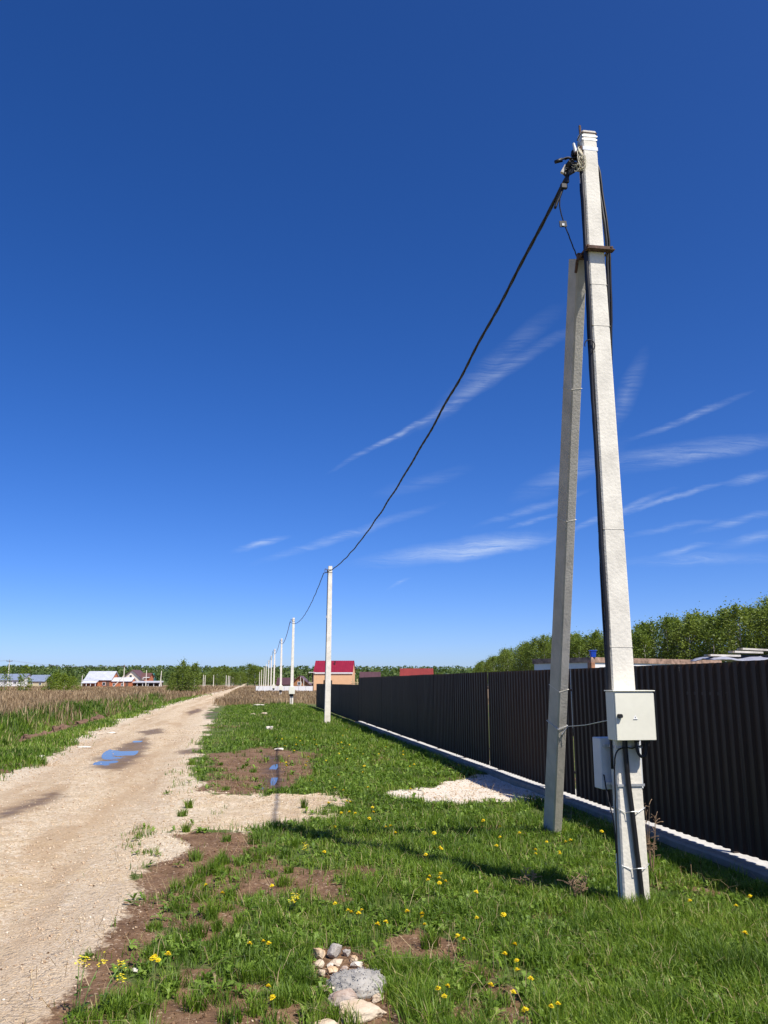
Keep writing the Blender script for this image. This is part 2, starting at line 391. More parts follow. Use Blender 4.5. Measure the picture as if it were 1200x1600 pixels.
# soil
soilc = t.ramp(t.math('ADD', t.math('MULTIPLY', fine, .5), t.math('MULTIPLY', midn, .5)), [(.34, (.08, .043, .022)), (.5, (.165, .096, .052)), (.66, (.28, .175, .10))])
soilc = t.mix(t.math('MULTIPLY', t.sstep(s1.outputs[1], .95, .97), .6), soilc, (.44, .33, .23))
soilc = t.mix(t.math('MULTIPLY', sa.outputs[2], .65), soilc, (.06, .038, .025))
# thatch under the grass
thatch = t.ramp(t.math('ADD', t.math('MULTIPLY', fine, .55), t.math('MULTIPLY', midn, .45)), [(.32, (.05, .062, .018)), (.5, (.09, .12, .026)), (.7, (.16, .16, .055))])
dryc = t.ramp(t.math('ADD', t.math('MULTIPLY', big, .5), t.math('MULTIPLY', midn, .5)), [(.3, (.17, .105, .062)), (.5, (.27, .18, .105)), (.7, (.30, .23, .12))])
c_ = t.mix(edge(sb.outputs[1]), thatch, soilc)
c_ = t.mix(sb.outputs[0], c_, dryc)
c_ = t.mix(edge(sa.outputs[1]), c_, soilc)
c_ = t.mix(edge(sa.outputs[0], 1.0), c_, gravel)
chalkc = t.mix(s1.outputs[0], (.60, .52, .41), (.78, .72, .62))
chalkc = t.mix(t.sstep(midn, .5, .7), chalkc, (.60, .46, .32))
c_ = t.mix(edge(za.outputs['Alpha'], .7), c_, chalkc)
t.put(b.inputs['Base Color'], c_)
wetr = t.math('MULTIPLY', sa.outputs[2], t.sstep(midn, .35, .6))
t.put(b.inputs['Roughness'], t.math('SUBTRACT', .93, t.math('MULTIPLY', wetr, .45))); b.inputs['Specular IOR Level'].default_value = .25
stoneh = t.math('MULTIPLY', t.math('SUBTRACT', .6, v1.outputs['Distance']), .5)
stoneh2 = t.math('MULTIPLY', t.math('SUBTRACT', .6, v2.outputs['Distance']), pick)
hgt = t.math('ADD', t.math('MULTIPLY', t.math('ADD', stoneh, stoneh2), sa.outputs[0]), t.math('ADD', t.math('MULTIPLY', fine, .9), t.math('MULTIPLY', veryf, .35)))
t.put(b.inputs['Normal'], t.bump(hgt, .95, .026))
tag(link('ground', me, gm), kind='structure')

# standing water
pm, t, b = material('puddle_water'); P = geopos(t)
b.inputs['Base Color'].default_value = (.085, .062, .042, 1); b.inputs['Roughness'].default_value = .05; b.inputs['IOR'].default_value = 1.33
b.inputs['Specular IOR Level'].default_value = .5
t.put(b.inputs['Normal'], t.bump(t.noise(P, 9, 2, .5), .012, .01))
for k, Pp in enumerate(PUDW):
    n = len(Pp); ring = []
    for q in range(n):
        p0, p1, p2, p3 = (Pp[(q + d_) % n] for d_ in (-1, 0, 1, 2))
        for kk in range(5):
            f = kk / 5
            pt = [.5 * (2 * p1[c] + (p2[c] - p0[c]) * f + (2 * p0[c] - 5 * p1[c] + 4 * p2[c] - p3[c]) * f * f + (3 * p1[c] - p0[c] - 3 * p2[c] + p3[c]) * f ** 3) for c in (0, 1)]
            ring.append((pt[0], pt[1]))
    zz = float(np.quantile([hz(*p) for p in ring], .55)); cx, cy = np.mean([p[0] for p in ring]), np.mean([p[1] for p in ring])
    ring = [(cx + (p[0] - cx) * 1.03, cy + (p[1] - cy) * 1.03) for p in ring]
    me = bpy.data.meshes.new('puddle'); me.from_pydata([(p[0], p[1], zz) for p in ring], [], [tuple(range(len(ring)))]); me.update()
    tag(link('puddle', me, pm), kind='structure')

# ------------------------------------------------------------------ materials for things
def concrete(name, base, stain=.5):
    m, t, b = material(name); v = objco(t)
    n = t.noise(v, 5, 6, .62); f = t.noise(v, 55, 4, .65); sp = t.voro(v, 38)
    c = t.ramp(n, [(.3, tuple(x * .80 for x in base)), (.55, base), (.75, tuple(min(1, x * 1.1) for x in base))])
    st = t.new('ShaderNodeMapping'); t.put(st.inputs[0], v); st.inputs['Scale'].default_value = (9, 9, .8)
    c = t.mix(t.math('MULTIPLY', t.sstep(t.noise(st.outputs[0], 1.6, 5, .6), .55, .75), stain), c, tuple(x * .62 for x in base))
    c = t.mix(t.math('MULTIPLY', t.sstep(sp, .10, .04), .55), c, tuple(x * .4 for x in base))
    t.put(b.inputs['Base Color'], c); b.inputs['Roughness'].default_value = .88; b.inputs['Specular IOR Level'].default_value = .25
    t.put(b.inputs['Normal'], t.bump(t.math('ADD', t.math('MULTIPLY', f, .6), t.math('MULTIPLY', sp, -.4)), .35, .01))
    return m
M = {}
M['pole'] = concrete('pole_concrete', (.72, .68, .58), .22)
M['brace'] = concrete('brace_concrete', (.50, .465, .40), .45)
M['farpole'] = concrete('far_pole_concrete', (.78, .73, .62), .15)
M['plinth'] = concrete('shaded_plinth_concrete', (.27, .235, .185), .8)  # stained front of the plinth, with the fence's shade put into its colour
M['black'] = plain('black_rubber', (.012, .012, .013), .5, .3, 20)
M['cable'] = plain('cable_sheath', (.013, .013, .015), .45, .25, 12)
M['rust'] = plain('rusty_steel', (.10, .055, .036), .8, .45, 25, bump=.3)
M['galv'] = plain('galvanised_steel', (.55, .56, .56), .42, .15, 18, metal=.6)
M['wire'] = plain('pale_wire', (.55, .50, .36), .55, .2, 30)
M['paintband'] = plain('white_band_paint', (.70, .72, .76), .75, .1, 22)
M['box'] = plain('box_grey_paint', (.72, .70, .575), .42, .05, 3)
M['box2'] = plain('box_cool_grey_paint', (.58, .60, .60), .42, .06, 3)
M['whitepaint'] = plain('white_paint', (.76, .76, .74), .6, .06)
M['lampwhite'] = plain('white_plastic', (.8, .8, .78), .4, .04)
def sheet_metal(name, c, rough=.36):
    m, t, b = material(name); v = objco(t); info = t.new('ShaderNodeObjectInfo')
    n = t.noise(v, 2.2, 5, .6); st = t.new('ShaderNodeMapping'); t.put(st.inputs[0], v); st.inputs['Scale'].default_value = (20, 20, 1.0)
    dust = t.sstep(t.noise(st.outputs[0], 1.5, 5, .6), .45, .8)
    cc = t.ramp(t.math('ADD', t.math('MULTIPLY', n, .6), t.math('MULTIPLY', info.outputs['Random'], .4)), [(.25, tuple(x * .82 for x in c)), (.75, tuple(x * 1.15 for x in c))])
    cc = t.mix(t.math('MULTIPLY', dust, .06), cc, (.2, .16, .12))
    t.put(b.inputs['Base Color'], cc)
    t.put(b.inputs['Roughness'], t.math('ADD', rough, t.math('MULTIPLY', dust, .25)))
    b.inputs['Specular IOR Level'].default_value = .2
    return m
M['fence'] = sheet_metal('fence_chocolate_paint', (.038, .0205, .0125), .5)
M['rail'] = plain('fence_frame_paint', (.05, .035, .028), .5)

# ------------------------------------------------------------------ corrugated fences
def sheet_mesh(name, width, h, period=.15, depth=.022):
    n = int(round(width / period)); xs = []
    for k in range(n):
        o = k * period; xs += [(o, 0), (o + period * .36, 0), (o + period * .5, depth), (o + period * .86, depth)]
    xs.append((width + .02, 0))
    mb = MB(); m_ = len(xs); th = .0016
    vs = [(-d, y, 0) for y, d in xs] + [(-d, y, h) for y, d in xs] + [(-d + th, y, 0) for y, d in xs] + [(-d + th, y, h) for y, d in xs]
    fs = []
    for k in range(m_ - 1):
        fs += [(k, k + 1, k + 1 + m_, k + m_), (k + 2 * m_, k + 3 * m_, k + 1 + 3 * m_, k + 1 + 2 * m_), (k + m_, k + 1 + m_, k + 1 + 3 * m_, k + 3 * m_), (k, k + 2 * m_, k + 1 + 2 * m_, k + 1)]
    fs += [(0, m_, 3 * m_, 2 * m_), (m_ - 1, 3 * m_ - 1, 4 * m_ - 1, 2 * m_ - 1)]
    return mb.add(vs, fs).mesh(name)
FT = 4.50
def fence_run(root, s0, s1, z0, h, slits=(), jitter=.004):
    me = sheet_mesh('fence_sheet', 1.05, h); cuts = [s0] + list(slits) + [s1]
    for c0, c1 in zip(cuts[:-1], cuts[1:]):
        n = max(1, round((c1 - c0) / 1.05)); wd = (c1 - c0 - (.045 if c1 < s1 else 0)) / n
        for k in range(n):
            o = link('fence_sheet', me, M['fence'], root, (random.uniform(-1, 1) * jitter, c0 + k * wd, z0 + random.uniform(-1, 1) * jitter), (0, random.uniform(-.003, .003), random.uniform(-.0015, .0015)))
            o.scale.y = wd / 1.05 * (1 if k < n - 1 else 1.05 / 1.07)
    for s in np.arange(s0 + .4, s1, 2.52):
        MB().box((.07, s, z0 / 2 + h / 2), (.06, .06, z0 + h - .04)).build('post', M['rail'], root)
    for zz in (z0 + .3, z0 + h - .3):
        MB().box((.022, (s0 + s1) / 2, zz), (.03, s1 - s0, .03)).build('rail', M['rail'], root)
root = empty('corrugated_fence', (*to_xy(0, FT), 0), RA)
tag(root, 'tall dark brown corrugated metal fence on pale concrete plinth right of the poles', 'fence')
PH = .075
def fence_s(u):                              # where a line of sight meets the fence
    r = ray(u, 1150); k = FT / (r[0] * FY - r[1] * FX); return (r[0] * FX + r[1] * FY) * k
SLITS = [fence_s(u) for u in (895, 764, 712)]
fence_run(root, 2.2, 34.8, PH + .045, 1.72, slits=SLITS)
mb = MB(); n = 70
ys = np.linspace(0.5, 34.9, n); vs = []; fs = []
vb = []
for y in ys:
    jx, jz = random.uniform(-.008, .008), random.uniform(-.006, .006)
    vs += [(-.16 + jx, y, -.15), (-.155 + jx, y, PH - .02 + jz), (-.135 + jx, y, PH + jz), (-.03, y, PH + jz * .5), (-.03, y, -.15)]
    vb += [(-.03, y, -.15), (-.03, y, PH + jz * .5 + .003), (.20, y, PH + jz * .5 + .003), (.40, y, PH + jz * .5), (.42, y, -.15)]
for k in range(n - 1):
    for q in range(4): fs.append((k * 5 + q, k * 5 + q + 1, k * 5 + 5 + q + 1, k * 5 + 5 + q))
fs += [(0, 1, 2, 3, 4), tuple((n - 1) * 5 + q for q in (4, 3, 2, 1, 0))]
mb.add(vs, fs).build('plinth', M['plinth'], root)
M['plinth_lit'] = concrete('sunlit_plinth_concrete', (.54, .52, .47), .35)  # same plinth, rear half coloured paler to stand in for sunlight behind the sheets
MB().add(vb, fs).build('plinth_sunlit_rear', M['plinth_lit'], root)
root2 = empty('corrugated_fence', (*to_xy(0, FT), 0), RA)
tag(root2, 'lower far section of brown corrugated fence without plinth, past the second pole', 'fence')
fence_run(root2, 34.86, 57.2, .03, 1.52)
# return of the lower fence, running away to the right at its far end
# ------------------------------------------------------------------ poles
def pole_shaft(root, h, w0=.215, w1=.135, d=.115, mat='pole', rings=()):
    o = MB().frustum(w0, d, w1, d, -.25, h, .012, 8).build('shaft', M[mat], root)
    return o
def ring_at(z, h, w0=.215, w1=.135): return w0 + (w1 - w0) * (z + .25) / (h + .25)
P0 = to_xy(6.24, 2.885); PHT = 6.49; TILT = -.006
pole = empty('concrete_pole', (P0[0], P0[1], 0), RA); pole.rotation_euler = (0, TILT, RA)
tag(pole, 'nearest white concrete power pole carrying the grey meter box, with wires at its top', 'power pole', 'concrete power poles along the fence')
pole_shaft(pole, PHT)
# wire hoops cast round the shaft, painted band, rusty top straps
for z in (1.92, 2.86, 4.62, 5.0):
    wd = ring_at(z, PHT) + .004
    MB().box((0, 0, z), (wd, .119, .003)).build('hoop_wire', M['brace'], pole)
MB().box((0, 0, 6.31), (ring_at(6.31, PHT) + .004, .119, .035)).build('paint_band', M['paintband'], pole)
for z in (6.40, 6.435):
    MB().box((random.uniform(-.002, .002), 0, z), (ring_at(z, PHT) + .005, .121, .012)).build('steel_strap', M['galv'], pole)
MB().box((0, 0, 6.468), (ring_at(6.46, PHT) + .006, .122, .009)).build('steel_strap', M['rust'], pole)
MB().tube([(-.05, .02, 6.44), (-.052, .02, 6.59)], .011).build('earthing_rod', M['rust'], pole)
# clamp bracket that holds the brace
zc = 5.325
br = MB(); wd = ring_at(zc, PHT)
br.box((.015, -.075, zc), (wd + .10, .030, .045)).box((.015, -.058 - .04, zc - .02), (wd + .10, .05, .008))
br.build('clamp_bracket', M['rust'], pole)
MB().box((0, .075, zc), (wd + .1, .034, .05)).build('clamp_bracket', M['rust'], pole)
for x in (-wd / 2 - .02, wd / 2 + .045):
    MB().tube([(x, -.11, zc + .008), (x, .11, zc + .008)], .010).build('bolt', M['rust'], pole)
MB().tube([(-wd / 2 - .03, .02, zc - .01), (-wd / 2 - .05, .08, zc - .04), (-.11, .13, zc - .06), (-.10, .18, zc - .10)], .013).build('hook', M['rust'], pole)
# riser cables: one down the left face, one bowed out on the right
def wavy(pts, n, amp, seed):
    pts = [Vector(p) for p in pts]; out = []; rr = random.Random(seed); m_ = len(pts)
    for q in range(m_ - 1):
        p0, p1, p2, p3 = pts[max(q - 1, 0)], pts[q], pts[q + 1], pts[min(q + 2, m_ - 1)]
        for kk in range(n):
            f = kk / n
            out.append(.5 * (2 * p1 + (p2 - p0) * f + (2 * p0 - 5 * p1 + 4 * p2 - p3) * f * f + (3 * p1 - p0 - 3 * p2 + p3) * f ** 3) + Vector([rr.uniform(-amp, amp) for _ in range(3)]))
    return out + [pts[-1]]
def halfw(z): return ring_at(z, PHT) / 2
L = [(-halfw(z) - .016 - .004 * math.sin(z * 5), -.036 + .012 * math.sin(z * 2.1), z) for z in np.linspace(6.1, 1.52, 16)]
MB().tube(wavy(L, 4, .0015, 1), .017, 8).build('riser_cable', M['cable'], pole, True)
L = [(-halfw(z) - .010, .012 + .01 * math.sin(z * 3 + 1), z) for z in np.linspace(6.0, 1.0, 14)]
MB().tube(wavy(L, 4, .0015, 2), .009, 6).build('riser_cable', M['cable'], pole, True)
L = [(.055, .06, 6.30), (.09, .03, 6.15), (halfw(5.9) + .03, .02, 5.9), (halfw(5.6) + .045, 0, 5.6), (halfw(5.36) + .05, 0, 5.36), (halfw(5.2) + .045, .005, 5.2), (halfw(4.8) + .035, .02, 4.8), (halfw(4.3) + .012, .05, 4.3), (halfw(3.6) - .01, .075, 3.6), (.06, .085, 2.6), (.05, .09, 1.3), (.05, .085, .2)]
MB().tube(wavy(L, 5, .0012, 3), .016, 8).build('riser_cable', M['cable'], pole, True)
L = [(x + .018, y - .015, z) for x, y, z in L[:9]]
MB().tube(wavy(L, 5, .0012, 4), .009, 6).build('riser_cable', M['cable'], pole, True)
# thin tie hook on the left riser
MB().tube([(-.12 + .045 * math.cos(a_), -.07, 4.43 + .05 * math.sin(a_)) for a_ in np.linspace(-1.5, 3.4, 12)], .005).build('tie_wire', M['black'], pole)
# conduit down the front, its ties, the cable loop under the box, thin wire at the left
L = [(-.035, -.085, 1.24), (-.03, -.082, 1.0), (-.005, -.083, .6), (.022, -.08, .2), (.035, -.08, -.05)]
MB().tube(wavy(L, 5, .0008, 5), .019, 10).build('conduit', M['cable'], pole, True)
for z in (.70, .30):
    xm = -.008 if z > .5 else .016
    hw = halfw(z) + .003
    L = [(-hw, .06, z + .015), (-hw, -.060, z + .015), (xm - .05, -.066, z - .012), (xm - .02, -.104, z), (xm + .02, -.104, z), (xm + .05, -.066, z - .012), (hw, -.061, z + .02), (hw, .06, z + .03), (0, .062, z + .02), (-hw, .06, z + .015)]
    MB().tube(L, .003, 5).build('tie_wire', M['galv'], pole)
L = [(.045, -.10, 1.25), (.046, -.105, 1.17), (.060, -.11, 1.115), (.085, -.115, 1.095), (.108, -.115, 1.11), (.118, -.115, 1.15), (.12, -.115, 1.25)]
MB().tube(wavy(L, 5, 0, 6), .012, 8).build('cable_loop', M['cable'], pole, True)
MB().tube(wavy([(-.02, -.09, 1.165), (.02, -.10, 1.16), (.08, -.10, 1.175), (.135, -.11, 1.20), (.15, -.11, 1.17)], 4, .002, 7), .0045, 5).build('cable_tie', M['black'], pole)
MB().tube(wavy([(-.03, -.10, 1.165), (-.10, -.085, 1.14), (-.125, -.07, 1.02), (-.128, -.06, .8), (-.133, -.055, .5), (-.135, -.05, .1), (-.13, -.05, -.05)], 5, .002, 8), .006, 6).build('thin_wire', M['cable'], pole, True)
MB().tube(wavy([(-.15, .08, .95), (-.155, .05, .90), (-.15, .02, .78), (-.14, -.03, .62), (-.138, -.045, .4)], 4, .002, 9), .006, 6).build('thin_wire', M['cable'], pole, True)

# fittings and wiring at the pole's top
def loc(u, v, dy=0.0):
    x, y, z = at(u, v, P0[1] + dy); s_, t_ = to_st(x, y); return (t_ - 2.885 - TILT * z, s_ - 6.24, z)
MB().box((-.075, 0, loc(908, 250)[2]), (.03, .10, .20)).box((-.10, -.01, loc(908, 243)[2]), (.06, .02, .03)).build('anchor_bracket', M['rust'], pole, bevel=.003)
rr = random.Random(5)
for k in range(12):
    L = [loc(906 + rr.uniform(-4, 4), 224 + rr.uniform(-3, 6), .02), loc(908 + rr.uniform(-6, 5), 236 + rr.uniform(-5, 6), -.075 - rr.random() * .03), loc(911 + rr.uniform(-9, 5), 250 + rr.uniform(-5, 6), -.08 - rr.random() * .04),
         loc(908 + rr.uniform(-8, 6), 262 + rr.uniform(-6, 5), -.085), loc(898 + rr.uniform(-6, 8), 258 + rr.uniform(-4, 10), -.05)]
    MB().tube(wavy(L, 5, .004, k), .0038, 5).build('pale_wire', M['wire'], pole, True)
for k in range(11):
    a_ = loc(903 + rr.uniform(-4, 4), 250 + rr.uniform(-12, 14), rr.uniform(-.05, .06)); b_ = loc(886 + rr.uniform(-6, 6), 262 + rr.uniform(-14, 16), rr.uniform(-.05, .08))
    mid_ = tuple((a_[q] + b_[q]) / 2 + rr.uniform(-.04, .05) for q in range(3))
    MB().tube(wavy([a_, mid_, b_], 5, .003, 20 + k), .0075, 6).build('jumper_wire', M['cable'], pole, True)
for (u, v, dy, rx, ry) in ((892, 252, .02, .3, .5), (898, 258, -.04, .2, -.4), (888, 262, .06, -.3, .9), (900, 246, .03, .8, .2), (884, 270, .05, 0, .9), (893, 268, -.05, .4, 1.1), (896, 240, .0, .2, .1), (889, 256, -.06, .9, .7), (902, 262, .02, .1, 1.4)):
    rm = Matrix.Rotation(ry, 3, 'Y') @ Matrix.Rotation(rx, 3, 'X')
    o = MB().box((0, 0, 0), (.042, .03, .055)).box((.0, 0, .035), (.018, .018, .03)).build('piercing_connector', M['black'], pole, bevel=.006, loc=loc(u, v, dy)); o.rotation_euler = rm.to_euler()
for (u, v, ry, mt) in ((898, 231, -.2, 'box2'), (881, 264, .45, 'brace')):
    o = MB().frustum(.032, .028, .022, .02, -.045, .045, .007).build('wedge_clamp', M[mt], pole, loc=loc(u, v, -.03)); o.rotation_euler = (0, ry, 0)
MB().tube(wavy([loc(899, 250), loc(888, 246), loc(880, 248), loc(876, 250)], 4, 0, 1), .009, 6).tube([loc(878, 249.5), loc(867, 253)], [.02, .016], 8).build('capped_stub', M['black'], pole, True)
MB().tube(wavy([loc(889, 272), loc(884, 284), loc(880, 293), loc(874, 308), loc(867, 325)], 4, .002, 1), .012, 6).build('cable_tail', M['black'], pole, True)
o = MB().box((0, 0, 0), (.06, .035, .05)).box((.03, -.01, .06), (.03, .03, .06)).build('tail_clamp', M['black'], pole, bevel=.006, loc=loc(881, 291, -.01))
MB().tube(wavy([loc(880, 293), loc(874.5, 312), loc(877, 335, .02), loc(885, 358, .05), loc(894, 382, .1), loc(903, 405, .15)], 5, .002, 2), .0055, 6).build('drop_wire', M['cable'], pole, True)
MB().prism([(-.032, -.03), (.034, -.022), (.028, .032), (-.036, .026)], -.006, .006).build('tag_plate', M['black'], pole, loc=loc(880, 350, .02))
MB().prism([(-.011, -.011), (.011, -.011), (.011, .011), (-.011, .011)], -.002, .002).build('tag_hole', M['box2'], pole, loc=loc(880, 350.5, .01))

# brace leaning against the pole
bx, by = gp(860, 1298)
brace = empty('pole_brace', (bx, by, 0)); tag(brace, 'grey concrete brace leaning from the grass against the nearest pole', 'pole brace')
topw = Vector((*to_xy(6.24 + .18, 2.885 - .105), 5.36)); bot = Vector((bx, by, -.25)); ax = (topw - bot); ln = ax.length; az_ = ax.normalized()
fw = Vector((-math.sin(R(22)), math.cos(R(22)), 0)); yy = (fw - az_ * fw.dot(az_)).normalized(); xx = yy.cross(az_)
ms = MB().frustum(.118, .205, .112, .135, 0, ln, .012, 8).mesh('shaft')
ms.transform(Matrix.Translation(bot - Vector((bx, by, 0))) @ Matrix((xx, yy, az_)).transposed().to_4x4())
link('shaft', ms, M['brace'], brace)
for k in (.33, .62, .82):
    mr = MB().box((0, 0, 0), (.121, .205 - .07 * k + .004, .003)).mesh('hoop_wire')
    mr.transform(Matrix.Translation(bot - Vector((bx, by, 0)) + az_ * ln * k) @ Matrix((xx, yy, az_)).transposed().to_4x4()); link('hoop_wire', mr, M['pole'], brace)
kz = bot + az_ * ln * .262
mr = MB().tube([(-.062, -.10, 0), (.062, -.10, .01), (.064, .10, .0), (-.064, .10, 0), (-.062, -.10, 0)], .004, 5).tube([(-.06, -.103, 0), (.0, -.106, -.10), (.03, -.104, -.02)], .003, 5).tube([(.06, -.103, 0), (-.02, -.108, -.07)], .003, 5).tube([(.01, -.106, -.02), (.03, -.11, -.16)], .003, 5).mesh('tie_wire')
mr.transform(Matrix.Translation(kz - Vector((bx, by, 0))) @ Matrix((xx, yy, az_)).transposed().to_4x4()); link('tie_wire', mr, M['galv'], brace)
a_ = kz + xx * .06 - yy * .1; b_ = Vector((*to_xy(6.30, 2.79), 1.36))
MB().tube([a_, a_.lerp(b_, .5) + Vector((0, 0, -.012)), b_], .0035, 5).build('stay_wire', M['galv'])
tag(bpy.data.objects['stay_wire'], 'thin pale wire stretched between the brace and the nearest pole', 'wire')

# boxes on the pole
mbx = empty('meter_box', (*to_xy(6.24, 2.885), 0), RA); tag(mbx, 'pale grey metal meter box with lock on the front of the nearest pole', 'electric box')
bw, bh, bd = .322, .36, .14; cxb, czb = -.008, 1.402; yb = -.062 - bd / 2
MB().box((cxb, yb, czb), (bw, bd, bh)).build('box_body', M['box'], mbx, bevel=.004)
MB().box((cxb + .004, yb - bd / 2 - .006, czb - .006), (bw - .008, .011, bh - .014)).build('box_door', M['box'], mbx, bevel=.003)
MB().box((cxb, yb - .006, czb + bh / 2 + .004), (bw + .016, bd + .028, .008)).build('rain_lip', M['box'], mbx, bevel=.002)
o = MB().frustum(.036, .030, .030, .026, 0, .030, .005).build('lock', M['black'], mbx, loc=(cxb - .125, yb - bd / 2 - .010, czb + .0)); o.rotation_euler = (R(90), 0, 0)
dm = plain('warning_label', (.83, .83, .80), .5, .03); 
tri = MB().prism([(-.018, -.014), (.018, -.014), (0, .018)], -.001, .001).build('warning_sticker', dm, mbx, loc=(cxb + .0, yb - bd / 2 - .0135, czb - .012))
MB().prism([(-.0045, -.001), (.001, -.001), (-.002, -.009), (.005, .002), (.0005, .002), (.003, .010)], -.0006, .0006).build('lightning_mark', M['black'], tri, loc=(0, -.0014, 0))
MB().prism([(-.018, -.014), (.018, -.014), (.016, -.0125), (-.016, -.0125)], -.0006, .0006).build('warning_border', M['rail'], tri, loc=(0, -.0014, 0))
for x in (.045, .12):
    MB().tube([(x, -.115, 1.228), (x, -.115, 1.205)], .016, 10).build('cable_gland', M['black'], mbx)
jbx = empty('junction_box', (*to_xy(6.24, 2.885), 0), RA); tag(jbx, 'cool grey metal box strapped to the rear of the nearest pole, under the meter box', 'electric box')
MB().box((.005, .17, 1.03), (.34, .15, .385)).build('box_body', M['box2'], jbx, bevel=.004)
MB().box((.005, .252, 1.03), (.325, .012, .37)).build('box_door', M['box2'], jbx, bevel=.003)
for z in (1.165, .885):
    MB().box((-.01, .082, z), (.27, .022, .022)).build('mounting_rail', M['galv'], jbx)
    MB().box((0, -.064, z), (ring_at(z, PHT) + .012, .006, .018)).box((-ring_at(z, PHT) / 2 - .006, .01, z), (.005, .15, .018)).build('steel_strap', M['galv'], jbx)

# the row running away
prow = [(34.9, 3.20, 6.50), (64.0, 3.15, 6.5), (95, 3.45, 6.5), (125, 3.5, 6.5), (157, 3.9, 6.5), (190, 4.1, 6.5), (225, 4.2, 6.4), (262, 4.3, 6.2), (300, 4.1, 6.0), (345, 3.9, 5.8)]
ordn = ['second', 'third', 'fourth', 'fifth', 'sixth', 'seventh', 'eighth', 'ninth', 'tenth', 'eleventh']
tops = []; lean = [.006, .004, -.003, .008, -.004, .003, .002, .004, -.004, .003]
for k, (s, t_, h) in enumerate(prow):
    x, y = to_xy(s, t_); r_ = empty('concrete_pole', (x, y, 0), RA)
    r_.rotation_euler = (0, lean[k], RA)
    extra = ' in front of the fence' if k == 0 else (' with a small box near its foot' if k in (1, 2, 3) else '')
    tag(r_, 'white concrete pole%s, %s in the row' % (extra, ordn[k]), 'power pole', 'concrete power poles along the fence')
    pole_shaft(r_, h, .25, .165, .14, 'farpole')
    if k < 6:
        MB().box((-.11, 0, h - .22), (.05, .04, .14)).bar((-.12, 0, h - .15), (-.22, 0, h - .12), .025, .025).bar((-.22, 0, h - .12), (-.22, 0, h - .30), .02, .02).build('hanger_hook', M['rust'], r_)
        MB().box((0, 0, h - .16), (.185, .15, .02)).box((0, 0, h - .28), (.185, .15, .02)).build('steel_strap', M['rust'], r_)
    if k == 0:
        MB().box((-.12, -.02, 4.35), (.05, .05, .10)).build('cable_bracket', M['galv'], r_)
        for x_ in (-.15, .15): MB().box((x_, .10, 1.58), (.06, .05, .30)).build('side_bracket', M['black'], r_, bevel=.006)
        MB().tube([(-.105, -.02, h - .3), (-.115, -.02, 4.4), (-.12, -.02, 2.5), (-.13, .05, 1.7)], .010, 6).build('riser_cable', M['cable'], r_)
    if k in (1, 2, 3):
        MB().box((0, -.16, 1.05), (.44, .18, .52)).build('meter_box', M['box'], r_, bevel=.005)
        MB().box((-.02, -.10, .70), (.30, .06, .16)).build('cable_gland', M['black'], r_)
        MB().tube([(-.02, -.09, .65), (-.02, -.085, 0)], .022, 6).build('conduit', M['black'], r_)
    tops.append(Vector((*to_xy(s, t_ - .24), h - .31)))
# twisted overhead cable, one span from pole to pole
start = Vector(at(890, 268, P0[1]))
spans = [start] + tops[:6]
sp_lab = ['thick black twisted cable span sweeping down from the nearest pole to the second', 'black twisted cable span between the second and third poles', 'black cable span between the third and fourth poles',
          'black cable span between the fourth and fifth poles', 'black cable span between the fifth and sixth poles', 'black cable span between the sixth and seventh poles']
for k in range(6):
    A, B = spans[k], spans[k + 1]; Ls = (B - A).length; sag = .78 if k == 0 else .85
    side = (B - A).cross(Vector((0, 0, 1))).normalized(); upv = side.cross((B - A).normalized())
    n = 520 if k == 0 else (160 if k == 1 else 40); strands = 4 if k < 2 else 1
    r_ = .0078 if k < 2 else .024; mb = MB()
    for q in range(strands):
        pts = []
        for i_ in range(n + 1):
            f = i_ / n; c = A.lerp(B, f) + Vector((0, 0, -4 * sag * f * (1 - f))) + (side * math.sin(f * 97) + upv * math.sin(f * 71 + 1)) * (.006 if k < 2 else 0) * min(1, f * 20, (1 - f) * 20)
            if strands > 1:
                ph = f * Ls / 1.25 * 2 * math.pi + q * 2 * math.pi / strands + .35 * math.sin(f * 31); rd = .0105
                c = c + (side * math.cos(ph) + upv * math.sin(ph)) * rd
            pts.append(c)
        mb.tube(pts, r_, 5 if k < 2 else 6)
    tag(mb.build('overhead_cable', M['cable'], None, True), sp_lab[k], 'cable', 'overhead cable spans')

